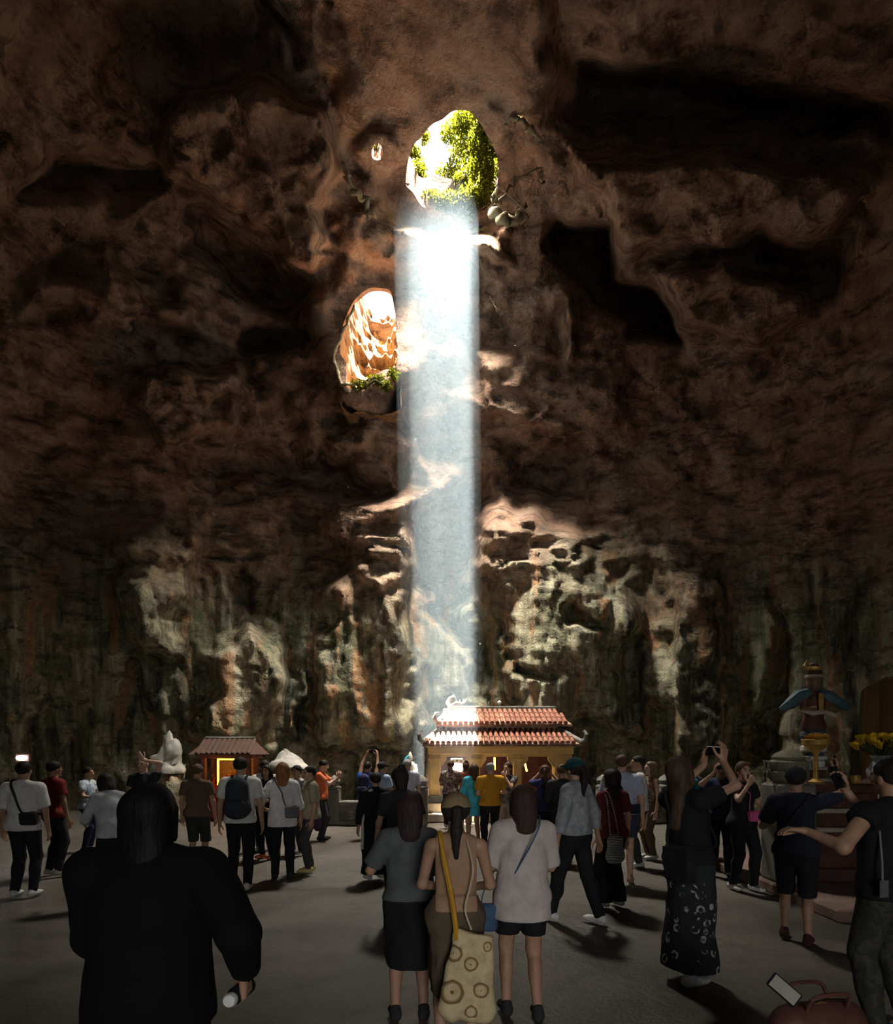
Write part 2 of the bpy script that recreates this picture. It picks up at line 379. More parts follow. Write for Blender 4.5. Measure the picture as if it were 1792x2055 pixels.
HC = HR.mean(0); print('HOLE', HC, HR.min(0), HR.max(0)); print('H2', R2.mean(0)); print('NICHE', R3.min(0), R3.max(0)); print('R4', R4.mean(0))
# sunlit pocket behind the small upper opening, open to the sky
def niche():
    y0 = R3[:, 1].max(); xa, xb, za, zb = R3[:, 0].min()+.08, R3[:, 0].max()+.02, R3[:, 2].min()-.25, R3[:, 2].max()+2.4
    nu, nv = 60, 90; U, W = np.meshgrid(np.linspace(0, 1, nu), np.linspace(0, 1, nv))
    ang = math.pi*U; X = (xa+xb)/2-(xb-xa)/2*np.cos(ang)*1.05; bulge = np.sin(ang)**.6
    Z = za+(zb-za)*np.clip((W-.22)/.78, 0, 1); fl = np.clip(W/.22, 0, 1)
    dep = bulge*(.5+1.9*fl+.5*W+2.2*W**3)
    Y = y0-.05+dep
    P = np.stack([X, Y, Z], -1); n = .34*ridged(P*1.1+4, 4, .55)+.12*fbm(P*4, 3)
    P[..., 1] -= n*fl*np.clip(bulge, 0, 1)*sstep(0, .5, dep)-.06; P[..., 2] += .25*fbm(P*1.3+8, 3)*(1-fl)-.1
    i, j = np.meshgrid(np.arange(nv-1), np.arange(nu-1), indexing='ij')
    FF = np.stack([i*nu+j, i*nu+j+1, (i+1)*nu+j+1, (i+1)*nu+j], -1).reshape(-1, 4)
    t = NT('sunlit_ochre_rock'); co = t.coord(); f = t.noise(co, 2.5, 6, .65, .5); g = t.noise(co, 11, 5, .7)
    c = t.ramp(f, [(.3, (.10, .055, .025)), (.5, (.32, .18, .08)), (.7, (.50, .33, .16))])
    m = t.out(c, .9, t.bump(g, .8, .08, t.bump(t.noise(t.coord((1, 1, 1), (.4, .2, 1.3)), 2.7, 5, .65), .7, .2)))
    tag(link('wall_niche', mesh_np('wall_niche', P.reshape(-1, 3), FF[:, ::-1]), m), kind='structure')
    lp = R3; k = len(lp); Q = lp.copy(); Q[:, 1] = R3[:, 1].max()+.1     # thickness of the rim
    VV = np.vstack([lp, Q]); FF = [(i, (i+1) % k, k+(i+1) % k, k+i) for i in range(k)]
    tag(link('trim_1', mesh_np('trim_1', VV, FF), ROCK), kind='structure')
niche()
# unseen outer hill rock, added to block sun leaking in, open over the holes
def outer():
    az = np.radians(np.arange(0, 360, 1.5)); el = np.radians(np.r_[np.arange(0, 89, .9)]); A, E = np.meshgrid(az, el)
    D = np.stack([np.cos(A)*np.cos(E), np.sin(A)*np.cos(E), np.sin(E)], -1); q = ((np.abs(D[..., 0])/18.5)**3+(np.abs(D[..., 1])/18.5)**3+(np.abs(D[..., 2])/21.0)**3)**(-1/3)
    P = D*q[..., None]+np.array([0, 8.5, -.5]); P += .5*fbm(P*.3, 3)[..., None]*D
    ny, nx = A.shape; i, j = np.meshgrid(np.arange(ny-1), np.arange(nx), indexing='ij'); FF = np.stack([i*nx+j, i*nx+(j+1) % nx, (i+1)*nx+(j+1) % nx, (i+1)*nx+j], -1).reshape(-1, 4)
    c = P.reshape(-1, 3)[FF].mean(1); x, y, z = c.T
    op = ((y < -7) & (np.abs(x-1.5) < 2.2) & (z < 5.2)) | (z > 6) & (((x > -1.7) & (x < 2.0) & (y > 14.9) & (y < 24)) | ((x > -3.5) & (x < -1.0) & (y > 18.3) & (y < 22.5)) | ((x > -2.6) & (x < -1) & (y > 15.6) & (y < 19)))
    o = link('wall_outer', mesh_np('wall_outer', P.reshape(-1, 3), FF[~op]), ROCK); tag(o, kind='structure')
outer()
# ground
def ground():
    xs = np.linspace(-17, 17, 220); ys = np.r_[np.linspace(-9, 1, 20), np.linspace(1.1, 12, 160), np.linspace(12.1, 25, 90)]
    X, Y = np.meshgrid(xs, ys); P = np.stack([X, Y, np.zeros_like(X)], -1)
    Z = .012*fbm(P*.9, 4)+.004*fbm(P*5, 3); Z -= Z.max()
    P[..., 2] = Z; ny, nx = X.shape; i, j = np.meshgrid(np.arange(ny-1), np.arange(nx-1), indexing='ij')
    FF = np.stack([i*nx+j, i*nx+j+1, (i+1)*nx+j+1, (i+1)*nx+j], -1).reshape(-1, 4)
    t = NT('cave_floor'); co = t.coord(); a = t.noise(co, .55, 6, .6, .5); b = t.noise(co, 2.6, 6, .65, .4); c3 = t.noise(co, 14, 5, .7)
    c = t.ramp(a, [(.3, (.05, .042, .033)), (.5, (.085, .072, .057)), (.7, (.135, .114, .09))])
    c = t.mix(t.ramp(b, [(.36, .6), (.5, 0)]), c, (.045, .035, .028))
    c = t.mix(t.ramp(c3, [(.66, 0), (.74, .35)]), c, (.36, .33, .28))
    br = t.n('ShaderNodeTexBrick'); br.inputs['Scale'].default_value = 1; br.inputs['Brick Width'].default_value = 1.25; br.inputs['Row Height'].default_value = .8
    br.inputs['Mortar Size'].default_value = .012; br.inputs['Mortar Smooth'].default_value = .3
    t.l(t.coord((1, 1, 1), (0, 0, .32)), br.inputs['Vector'])
    joint = t.math('MULTIPLY', br.outputs['Fac'], t.ramp(t.noise(co, .4, 3), [(.48, 0), (.62, .55)]))
    c = t.mix(joint, c, (.03, .026, .02))
    r = t.ramp(a, [(.35, .42), (.65, .72)])
    m = t.out(c, r, t.bump(c3, .35, .02, t.bump(t.noise(t.coord((1, 1, 1), (0, 0, 1.3)), 2.9, 5, .65), .5, .04)), 0, .4)
    tag(link('floor', mesh_np('floor', P.reshape(-1, 3), FF), m), kind='structure')
ground()
# haze drifting in the shafts of light
def haze(name, cx, cy, rx, ry, z0, z1, dens, col, n=28):
    b = MB(); off = lambda z: (SUN_D.x/SUN_D.z*(z-z0), SUN_D.y/SUN_D.z*(z-z0))
    prof = [z0, z1]; v = []
    for z in prof:
        ox, oy = off(z); v += [(cx+ox+rx*math.cos(2*math.pi*i/n), cy+oy+ry*math.sin(2*math.pi*i/n), z) for i in range(n)]
    b.add(v, [(i, (i+1) % n, n+(i+1) % n, n+i) for i in range(n)]+[tuple(range(n-1, -1, -1)), tuple(range(n, 2*n))])
    m = bpy.data.materials.new(name); m.use_nodes = True; nt = m.node_tree; nt.nodes.remove(nt.nodes['Principled BSDF'])
    vs = nt.nodes.new('ShaderNodeVolumeScatter'); vs.inputs['Color'].default_value = (*col, 1); vs.inputs['Density'].default_value = dens; vs.inputs['Anisotropy'].default_value = 0.0
    nt.links.new(vs.outputs[0], nt.nodes['Material Output'].inputs['Volume'])
    return b.build(name, m)
HZ1 = tag(haze('haze', -.08, 17.40, 1.1, 1.6, .02, 15.4, .018, (.70, .88, 1.0)), 'pale blue haze glowing in the tall light shaft', 'haze', kind='stuff')
# ------------------------------------------------------------------ temple with the tiled roof
YEL = simple('ochre_plaster', (.60, .40, .15), .75, .2, 3); MAR = simple('maroon_plaster', (.15, .055, .045), .8, .3, 3)
TILE = simple('terracotta_tile', (.23, .085, .052), .7, .45, 5, .3); TILE2 = simple('weathered_tile', (.26, .15, .10), .8, .5, 6, .3)
STONE = simple('grey_stone', (.145, .135, .115), .85, .3, 5, .4); STEP = simple('step_stone', (.36, .30, .22), .8, .25, 4, .3)
WHITE = simple('white_marble', (.62, .60, .55), .55, .15, 4, .2); DARKW = simple('dark_lacquer', (.07, .03, .022), .5, .3, 6)
CREAM = simple('cream_paint', (.33, .29, .22), .7, .2, 6); GOLD = simple('gilded_brass', (.42, .25, .06), .45, .3, 9, .2, .3)
LEDY = simple('yellow_led_tube', (.9, .7, .1), .4, 0, 5, 0, emit=(1, .72, .10), es=3.2)
LEDO = simple('amber_led_strip', (.9, .6, .1), .4, 0, 5, 0, emit=(1, .55, .06), es=4.0)
LAMPW = simple('white_lamp_glass', (.9, .9, .9), .3, 0, 5, 0, emit=(1, .93, .78), es=7.0)
def plight(name, loc, e, col, r=.08):
    l = bpy.data.lights.new(name, 'POINT'); l.energy = e; l.color = col; l.shadow_soft_size = r
    o = bpy.data.objects.new(name, l); COL.objects.link(o); o.location = loc; return o
TX, TY = 1.45, 16.9
T = empty('temple', (TX, TY, 0), 0, 'small ochre temple with two-tiered terracotta tiled roof at the foot of the light shaft', 'temple')
MB().box(-2.12, 2.12, -.62, 2.9, 0, .20, b=.02).build('step', STEP, T); MB().box(-1.98, 1.98, -.26, 2.9, .20, .45, b=.02).build('platform', STEP, T)
CXS = [(-1.76, .15), (-.68, .11), (.41, .11), (1.60, .23)]
for x, hw in CXS:
    c = MB().box(x-hw, x+hw, 0, hw*2, .62, 1.70, b=.02).build('column', YEL, T)
    MB().box(x-hw-.05, x+hw+.05, -.05, hw*2+.05, .45, .62, b=.015).build('column_base', STEP, c)
    MB().box(x-hw-.03, x+hw+.03, -.03, hw*2+.03, 1.52, 1.60, b=.01).build('capital', YEL, c)
for (xa, ha), (xb, hb) in zip(CXS[:-1], CXS[1:]):       # bay heads with cut corners
    a, b = xa+ha-.01, xb-hb+.01; z0, z1, ch = 1.36, 1.72, .17
    MB().prism([(a, z0), (a+.03, z0), (a+ch, 1.56), (a+ch, 1.64), (b-ch, 1.64), (b-ch, 1.56), (b-.03, z0), (b, z0), (b, z1), (a, z1)], .03, .14).build('bay_head', YEL, T)
    MB().box(a, b, .02, .12, .45, .60).build('bay_sill', STEP, T)
MB().box(-1.94, 1.86, -.04, .34, 1.70, 1.88, b=.015).build('lintel', YEL, T); MB().box(-1.98, 1.90, -.09, .34, 1.88, 1.94, b=.01).build('cornice', YEL, T)
MB().box(-1.9, 1.85, 2.3, 2.45, .45, 1.9).build('back_panel', MAR, T); MB().box(1.72, 1.85, .3, 2.4, .45, 1.9).build('side_panel', YEL, T)
for y in (1.2, 2.2): MB().box(-1.88, -1.62, y, y+.26, .45, 1.9, b=.02).build('column', YEL, T)
MB().box(-1.9, 1.85, .3, 2.4, 1.86, 1.93).build('inner_ceiling', MAR, T)
def deck(z0, y0, z1, y1, y2, xa, xb, ins, nm):           # roof mass with hipped ends, front slope then back slope
    v = [(xa, y0, z0), (xb, y0, z0), (xb-ins, y1, z1), (xa+ins, y1, z1), (xa+ins, y2, z1), (xb-ins, y2, z1), (xb, y2+(y1-y0), z0), (xa, y2+(y1-y0), z0)]
    v += [(x, y, z-.06 if i in (0, 1, 6, 7) else z-.06) for i, (x, y, z) in enumerate(v)]
    f = [(0, 1, 2, 3), (3, 2, 5, 4), (4, 5, 6, 7), (0, 3, 4, 7), (1, 6, 5, 2), (8, 11, 10, 9), (11, 12, 13, 10), (12, 15, 14, 13), (8, 15, 12, 11), (9, 10, 13, 14), (0, 8, 9, 1), (7, 6, 14, 15), (0, 7, 15, 8), (1, 9, 14, 6)]
    return MB().add(v, f).build(nm, TILE2, T)
LOW = (1.99, -.42, 2.36, .42); UPP = (2.52, .14, 2.92, 1.12)
deck(LOW[0]-.03, LOW[1], LOW[2]-.03, LOW[3], 2.2, -2.06, 2.0, .42, 'lower_roof'); deck(UPP[0]-.03, UPP[1], UPP[2]-.03, UPP[3], 1.3, -1.72, 1.86, .30, 'upper_roof')
MB().box(-1.5, 1.62, .42, 2.0, 2.30, 2.52).build('clerestory', STEP, T)
def tile_mesh(L, r, lift):
    n = 7; v = []
    for y, z, rr in ((0, 0, r), (L, lift, r*.86)):
        v += [(rr*math.cos(math.pi*i/n), y, z+rr*.95*math.sin(math.pi*i/n)) for i in range(n+1)]
    f = [(i, i+1, n+2+i, n+1+i) for i in range(n)]+[tuple(range(n, -1, -1)), tuple(range(n+1, 2*n+2)), (0, n+1, 2*n+1, n)]
    return MB().add(v, f).mesh('roof_tile', True)
def tiling(z0, y0, z1, y1, xa, xb, ins, k):
    d = Vector((0, y1-y0, z1-z0)); L = d.length/k; ang = math.atan2(z1-z0, y1-y0); me = tile_mesh(L*1.06, .058, -.004); me.materials.append(TILE)
    n = int((xb-xa)/.138)
    for i in range(n):
        x = xa+.07+i*.138; top = 1-max(0, (xa+ins-x)/ins, (x-(xb-ins))/ins) if ins else 1
        for q in range(k):
            t = q/k
            if t > top-.05: continue
            o = link('roof_tile', me, None, T); o.location = (x, y0+d.y*t-.02, z0+d.z*t+.006); o.rotation_euler = (ang, 0, 0)
tiling(*LOW, -2.02, 1.98, .40, 3); tiling(*UPP, -1.70, 1.84, .28, 3)
for sg, xa, xb in ((1, -2.06, -1.60), (1, 2.0, 1.56)):
    MB().tube([(xa, -.46, 2.06), (xa*.98+xb*.02, -.40, 2.03), ((xa+xb)/2, 0, 2.2), (xb, .42, 2.42)], [.03, .06, .055, .05]).build('hip_ridge', STONE, T, True)
    MB().tube([(xa, -.40, 2.02), (xa*1.03, -.52, 2.08), (xa*1.04, -.58, 2.20), (xa*1.02, -.52, 2.30), (xa, -.46, 2.27)], [.06, .055, .045, .03, .015]).build('eave_curl', STONE, T, True)
MB().tube([(-1.70, .12, 2.56), (-1.55, .6, 2.74), (-1.40, 1.15, 2.95)], [.05, .05, .05]).build('hip_ridge', STONE, T, True)
MB().tube([(-1.70, .14, 2.56), (-1.78, .04, 2.66), (-1.74, .02, 2.78), (-1.66, .08, 2.80)], [.055, .05, .035, .012]).build('eave_curl', STONE, T, True)
MB().box(-1.42, 1.62, 1.10, 1.30, 2.86, 3.04, b=.02).build('ridge_beam', STONE, T)
fin = MB().tube([(-1.36, 1.2, 3.0), (-1.40, 1.2, 3.14), (-1.34, 1.2, 3.26), (-1.24, 1.2, 3.34), (-1.20, 1.2, 3.26)], [.09, .075, .06, .04, .015]).build('ridge_dragon', STONE, T, True)
MB().tube([(-1.30, 1.2, 3.05), (-1.16, 1.2, 3.13), (-1.02, 1.2, 3.10), (-.92, 1.2, 3.19), (-.86, 1.2, 3.30)], [.07, .06, .05, .04, .012]).build('dragon_tail', STONE, fin, True)
for k, x in enumerate((-1.18, -1.08, -.98)): MB().lathe([(.03, 0), (.018, .05), (.001, .12)], 6, (x, 1.2, 3.13)).build('dragon_spine', STONE, fin)
pe = MB().lathe([(.03, 0), (.02, .03), (.055, .08), (.06, .11), (.045, .15), (.005, .175)], 16, (.03, 1.2, 3.03)).build('ridge_pearl', WHITE, T, True)
# lamps, sign and altar inside the temple
for x, y, z0, z1, tl in ((-.16, .5, 1.28, 1.62, 0), (.66, .5, 1.24, 1.62, -.05)):
    e = empty('led_tube', (TX+x, TY+y, z0), 0, 'yellow light tube in the temple bay beside the '+('ochre pier end' if x > 0 else 'sunlit bay'), 'lamp', 'yellow light tubes in the temple')
    MB().tube([(-tl, 0, 0), (tl, 0, z1-z0)], .026).build('tube', LEDY, e, True); MB().box(tl-.03, tl+.03, -.03, .03, z1-z0-.005, 1.87-z0).build('fitting', CREAM, e)
sg = empty('temple_sign', (TX-1.17, TY+.32, 1.42), 0, 'curved white name board hanging under the sunlit temple bay', 'sign')
arc = [(.27*math.sin(a), .16+.12*math.cos(a)-.12) for a in np.linspace(-1.25, 1.25, 13)]
MB().prism(arc+[(x*.8, z-.11) for x, z in arc[::-1]], 0, .03).build('board', simple('white_sign_paint', (.72, .68, .58), .6, .1, 6), sg)
for x in (-.22, .22): MB().tube([(x, .015, .1), (x, .015, .45)], .006).build('hanger', DARKW, sg)
for k, x in enumerate((-.11, 0, .11)):
    MB().box(x-.03, x+.03, -.006, 0, .085+.02*(k == 1), .10+.02*(k == 1)).box(x-.01, x+.01, -.006, 0, .06+.02*(k == 1), .125+.02*(k == 1)).build('letter', DARKW, sg)
al = empty('altar', (TX-1.17, TY+.75, .45), 0, 'white clothed altar with a glowing panel inside the sunlit temple bay', 'altar')
MB().box(-.42, .42, 0, .5, 0, .62, b=.02).build('table', CREAM, al); MB().box(-.16, .16, .28, .34, .62, 1.14, b=.01).build('light_panel', LAMPW, al)
MB().lathe([(.05, 0), (.07, .05), (.06, .10), (.04, .12)], 14, (-.27, .15, .62)).build('incense_pot', GOLD, al, True); MB().lathe([(.03, 0), (.045, .08), (.02, .14), (.035, .18)], 14, (.28, .15, .62)).build('vase', GOLD, al, True)
plight('light_panel_glow', (TX-1.17, TY+.98, 1.33), 22, (1, .86, .6), .12)
plight('led_tube_glow', (TX-.16, TY+.44, 1.45), 3.5, (1, .75, .25), .03); plight('led_tube_glow', (TX+.66, TY+.44, 1.43), 3.5, (1, .75, .25), .03)
# ------------------------------------------------------------------ stone balustrade either side of the temple
def balustrade(label, x0, x1, y, posts, emb):
    e = empty('stone_balustrade', ((x0+x1)/2, y, 0), 0, label, 'balustrade', 'carved stone balustrades'); cx = (x0+x1)/2
    MB().box(x0-cx, x1-cx, -.09, .09, 0, .46, b=.01).build('panel', STONE, e); MB().box(x0-cx, x1-cx, -.14, .14, .46, .58, b=.03).build('coping', STONE, e)
    MB().box(x0-cx, x1-cx, -.15, .15, 0, .10, b=.02).build('plinth', STONE, e)
    for p in posts:
        a = MB().box(p-cx-.145, p-cx+.145, -.145, .145, 0, .86, b=.015).build('post', STONE, e)
        MB().lathe([(.12, 0), (.17, .03), (.17, .07), (.10, .10), (.13, .15), (.15, .20), (.12, .27), (.06, .31), (.01, .345)], 16, (p-cx, 0, .855)).build('lotus_cap', STONE, a, True)
    for x in emb:
        m = MB().box(x-cx-.055, x-cx+.055, -.105, -.088, .14, .17).box(x-cx-.07, x-cx+.07, -.105, -.088, .30, .325).box(x-cx-.012, x-cx+.012, -.105, -.088, .17, .37)
        m.box(x-cx-.05, x-cx+.05, -.105, -.088, .23, .25).build('carved_emblem', CREAM, e)
balustrade('stone balustrade with carved emblem and bud-capped posts running up to the temple steps', -2.88, -.45, 15.75, (-2.73, -.60), (-2.30, -1.5))
balustrade('stone balustrade past the plain pier end of the temple', 3.75, 5.6, 16.2, (3.9, 5.45), (4.65,))
# robed statue beside the temple
def robed_statue():
    e = empty('robed_statue', (-.97, 17.3, 0), 0, 'white robed standing statue with turquoise mantle beside the temple', 'statue')
    MB().box(-.26, .26, -.22, .22, 0, .55, b=.02).build('pedestal', STONE, e); MB().lathe([(.20, 0), (.25, .03), (.22, .07), (.17, .10), (.21, .15), (.15, .18)], 20, (0, 0, .55)).build('lotus_base', WHITE, e, True)
    MB().lathe([(.15, 0), (.17, .06), (.15, .25), (.125, .45), (.13, .58), (.145, .68), (.11, .76), (.05, .80), (.045, .83)], 20, (0, 0, .72), 1, .75).build('robe', WHITE, e, True)
    MB().lathe([(.04, 0), (.062, .03), (.07, .08), (.062, .13), (.05, .16), (.03, .22), (.004, .25)], 18, (0, 0, 1.52)).build('head', WHITE, e, True)
    MB().tube([(-.03, -.02, 1.66), (-.10, 0, 1.55), (-.17, .01, 1.40), (-.19, .01, 1.15), (-.20, 0, .85)], [.045, .07, .07, .065, .05]).build('mantle', simple('turquoise_enamel', (.05, .42, .46), .5, .2), e, True)
    MB().tube([(.13, 0, 1.42), (.17, -.06, 1.25), (.06, -.16, 1.20), (.0, -.17, 1.26)], [.05, .05, .04, .02]).build('arm', WHITE, e, True)
robed_statue()
# ------------------------------------------------------------------ little roadside altar at the left
def left_altar():
    e = empty('small_shrine', (-5.75, 17.2, 0), 0, 'small roofed shrine with amber light strips and red offerings', 'shrine')
    DW = simple('shrine_wood', (.20, .07, .04), .7, .3, 5); RED = simple('red_cloth', (.42, .04, .03), .8, .3, 8)
    for x in (-.58, .58):
        for y in (-.3, .4): MB().box(x-.06, x+.06, y-.06, y+.06, 0, 1.62, b=.01).build('post', DW, e)
    MB().box(-.6, .6, .44, .5, .1, 1.62).build('back_panel', simple('amber_wall', (.55, .28, .08), .8), e); MB().box(-.72, .72, -.4, .5, 1.60, 1.70, b=.01).build('eave_beam', DW, e)
    v = [(-.86, -.6, 1.70), (.86, -.6, 1.70), (.60, .05, 2.12), (-.60, .05, 2.12), (-.86, .7, 1.70), (.86, .7, 1.70)]
    MB().add(v, [(0, 1, 2, 3), (3, 2, 5, 4), (0, 3, 4), (1, 5, 2), (0, 4, 5, 1)]).build('roof', simple('dark_tile', (.085, .045, .032)), e)  # darker version of the terracotta roof tile
    me = tile_mesh(.70, .05, 0); me.materials.append(simple('dark_tile', (.085, .045, .032), .85, .4, 6, .3)); ang = math.atan2(.42, .65)
    for i in range(11):
        x = -.66+i*.132; o = link('roof_tile', me, None, e); o.location = (x, -.60, 1.71); o.rotation_euler = (ang, 0, 0)
    MB().tube([(-.66, .05, 2.14), (0, .05, 2.12), (.66, .05, 2.14)], [.04, .05, .04]).build('ridge', STONE, e, True)
    MB().box(-.55, .55, -.1, .42, 0, .92, b=.02).build('table', RED, e)
    MB().box(-.21, -.17, -.36, -.33, .9, 1.58).build('led_strip', LEDO, e); MB().box(-.21, .26, -.36, -.33, 1.55, 1.585).build('led_strip', LEDO, e)
    for k, (x, h) in enumerate(((-.44, .2), (-.34, .28), (-.05, .22), (.08, .3), (.2, .18), (.34, .26), (.45, .22))):
        p = (-5.75+x, 17.2+.05*(k % 2), .92)
        q = empty('offering_vase', p, 0, ['squat','tall','plain','slender','low','stout','short'][k]+' red offering jar '+['at the post end','next to the candle','under the light strip','at the table centre','right of centre','by the far post','in the corner'][k]+' of the small shrine table', 'vase', 'red offerings on the small shrine')
        MB().lathe([(.03, 0), (.05, h*.3), (.03, h*.6), (.04, h*.7)], 12).build('jar', RED, q, True)
        for m in range(5): MB().lathe([(.005, -.025), (.026, 0), (.005, .025)], 6, (.04*math.cos(m*1.3), .04*math.sin(m*1.3), h*.75+.02*m)).build('blossom', RED if m % 2 else simple('amber_blossom', (.55, .24, .04), .7, .2, 20), q, True)
    plight('led_strip_glow', (-5.90, 16.80, 1.45), 3.0, (1, .5, .12), .05)
    c = empty('altar_candle', (-5.98, 17.0, .92), 0, 'white burning candle on the small shrine table', 'candle'); MB().lathe([(.02, 0), (.02, .42)], 10).build('wax', CREAM, c); MB().lathe([(.004, 0), (.018, .03), (.002, .07)], 8, (0, 0, .42)).build('flame', LAMPW, c)
left_altar()
def boulder(name, loc, rx, ry, h, seed, mat, label, peak=None):
    n, m = 36, 26; U, W = np.meshgrid(np.arange(n)*2*np.pi/n, np.linspace(-.5, 1, m)*np.pi/2)
    P = np.stack([rx*np.cos(W)*np.cos(U), ry*np.cos(W)*np.sin(U), h*np.sin(W)], -1)
    if peak: P[..., 0] += peak*np.clip(P[..., 2]/h, 0, 1)**2*rx; P[..., :2] *= (1-.55*np.clip(P[..., 2:]/h, 0, 1)**1.3)
    P *= (1+facets(P*2.2+seed*7, .22, seed)+.10*fbm(P*3+seed, 3))[..., None]
    P[..., 2] = np.maximum(P[..., 2], -.05*h)
    V2 = P.reshape(-1, 3); i, j = np.meshgrid(np.arange(m-1), np.arange(n), indexing='ij'); F2 = np.stack([i*n+j, i*n+(j+1) % n, (i+1)*n+(j+1) % n, (i+1)*n+j], -1).reshape(-1, 4)
    o = link(name, mesh_np(name, V2, F2), mat); o.location = loc; return tag(o, label, 'rock')
PALE = simple('pale_marble_rock', (.33, .31, .27), .8, .3, 3, .6)
boulder('rock_base', (-4.25, 17.3, 0), .75, .6, 1.5, 3, ROCK, 'brown rock carrying the broad white boulder'); boulder('white_boulder', (-4.2, 17.2, 1.35), .52, .4, .46, 4, PALE, 'broad white boulder lying behind the ginger-haired visitor', -.5)
boulder('rock_base', (-7.25, 17.0, 0), .75, .6, 1.42, 5, ROCK, 'brown rock carrying the pointed white stone'); boulder('pointed_stone', (-7.3, 16.9, 1.25), .46, .35, 1.02, 6, PALE, 'pointed white stone standing upright left of the small shrine', .35)
lm = empty('flood_lamp', (-9.3, 14.2, 0), 0, 'bright flood lamp on a pole by the dark wall', 'lamp')
MB().tube([(0, 0, 0), (0, 0, 1.55)], .025).build('pole', DARKW, lm); MB().lathe([(.16, 0), (.16, .03), (.03, .05)], 14).build('foot', DARKW, lm); MB().box(-.16, .16, .0, .08, 1.54, 1.72, b=.02).build('housing', DARKW, lm)
MB().lathe([(.02, -.06), (.11, -.04), (.13, 0), (.11, .04), (.02, .06)], 16, (0, -.02, 1.63), 1, .3).build('lens', simple('flood_glass', (1, 1, .9), .3, 0, emit=(1, .97, .85), es=12), lm, True)
plight('flood_light', (-9.3, 14.0, 1.63), 6, (1, .97, .85), .08)
# ------------------------------------------------------------------ altar with guardian statue at the right
tag(link('trim_2', MB().box(4.05, 9.5, 6.7, 10.4, -.02, .12, b=.02).mesh('trim_2'), simple('red_kerb_stone', (.17, .11, .085), .85, .3, 4, .3)), kind='structure')
AX, AY = 5.45, 8.7
ra = empty('altar_table', (AX, AY, .12), 0, 'tiered dark red altar table with cream mouldings under the guardian statue', 'altar')
for k, (hw, z0, z1, mt) in enumerate(((.80, 0, .16, DARKW), (.72, .16, .62, DARKW), (.77, .62, .68, CREAM), (.70, .68, .86, DARKW), (.78, .86, .92, CREAM), (.72, .92, 1.12, DARKW), (.82, 1.12, 1.23, DARKW))):
    MB().box(-hw, hw, -.5*hw/.72, .5, z0, z1, b=.015).build('tier' if mt is DARKW else 'moulding', mt, ra)
def guardian():
    e = empty('guardian_statue', (AX-.48, AY+.08, 1.35), 0, 'painted guardian statue with spread blue cape and tiered crown on ringed pedestal', 'statue')
    BLU = simple('blue_enamel', (.05, .085, .105), .6, .4, 5); RDB = simple('red_brown_robe', (.075, .03, .022), .7, .3, 5); SK = simple('gilded_skin', (.15, .085, .05), .6, .2, 7)
    z = 0
    for r, h, m in ((.21, .06, CREAM), (.15, .11, RDB), (.20, .04, CREAM), (.14, .10, WHITE), (.17, .06, WHITE), (.13, .06, BLU), (.16, .09, WHITE), (.12, .06, BLU), (.15, .05, CREAM), (.16, .10, BLU)):
        MB().lathe([(r*.86, 0), (r, h*.25), (r, h*.75), (r*.84, h)], 20, (0, 0, z)).build('pedestal_ring', m, e, True); z += h-.004
    MB().lathe([(.15, 0), (.17, .06), (.13, .18), (.14, .30), (.17, .42), (.10, .50), (.06, .54)], 20, (0, 0, z), 1, .8).build('robe', RDB, e, True)
    zc = z+.42
    for s in (-1, 1):
        MB().tube([(s*.05, .02, zc+.08), (s*.20, 0, zc+.04), (s*.34, -.04, zc-.06), (s*.46, -.02, zc-.13)], [.09, .10, .075, .03]).build('cape_wing', BLU, e, True)
        MB().tube([(s*.14, -.02, zc), (s*.20, -.12, zc-.14), (s*.06, -.20, zc-.12)], [.055, .05, .03]).build('arm', SK, e, True)
    MB().tube([(-.26, -.10, zc-.14), (-.10, -.17, zc-.19), (.05, -.18, zc-.17), (.20, -.16, zc-.22), (.28, -.10, zc-.18)], [.02, .035, .03, .035, .02]).build('sash', CREAM, e, True)
    MB().box(-.03, .03, -.20, -.17, zc-.2, zc+.08, b=.01).build('breast_plate', GOLD, e)
    h = MB().lathe([(.05, 0), (.085, .04), (.10, .10), (.095, .16), (.07, .20)], 20, (0, -.02, zc+.12), 1, 1.05).build('head', SK, e, True)
    MB().lathe([(.008, -.02), (.018, 0), (.006, .03)], 8, (0, -.125, zc+.21)).build('nose', SK, h, True)
    for q, (r, dz, m) in enumerate(((.115, .19, CREAM), (.095, .24, RDB), (.10, .29, GOLD), (.06, .34, RDB))):
        MB().lathe([(r*.8, 0), (r, .015), (r, .04), (r*.75, .055)], 18, (0, -.02, zc+.12+dz-.02)).build('crown_tier', m, h, True)
    MB().tube([(-.08, -.02, zc+.40), (-.13, -.02, zc+.46), (-.10, -.02, zc+.54)], [.03, .022, .006]).build('crown_horn', GOLD, h, True)
guardian()
def urn(loc, label):
    e = empty('stone_urn', loc, 0, label, 'urn')
    MB().box(-.24, .24, -.24, .24, 0, 1.24, b=.03).build('pedestal', STONE, e); MB().lathe([(.16, 0), (.20, .03), (.245, .08), (.25, .14), (.22, .17), (.24, .20), (.235, .27), (.19, .30), (.20, .33), (.15, .38), (.06, .42)], 26, (0, 0, 1.24)).build('bowl', simple('mossy_stone', (.15, .14, .09), .9, .4, 6, .5), e, True)
    for s in (-1, 1): MB().tube([(s*.22, 0, 1.5), (s*.30, 0, 1.52), (s*.30, 0, 1.42), (s*.23, 0, 1.40)], .02).build('handle', STONE, e, True)
urn((4.05+.30, 8.25, .12), 'round mossy stone urn on a square pedestal beside the altar table')
fb = empty('offering_bowl', (AX-.66, AY-.3, 1.35), 0, 'gilded footed bowl heaped with orange blossoms on the altar table', 'bowl')
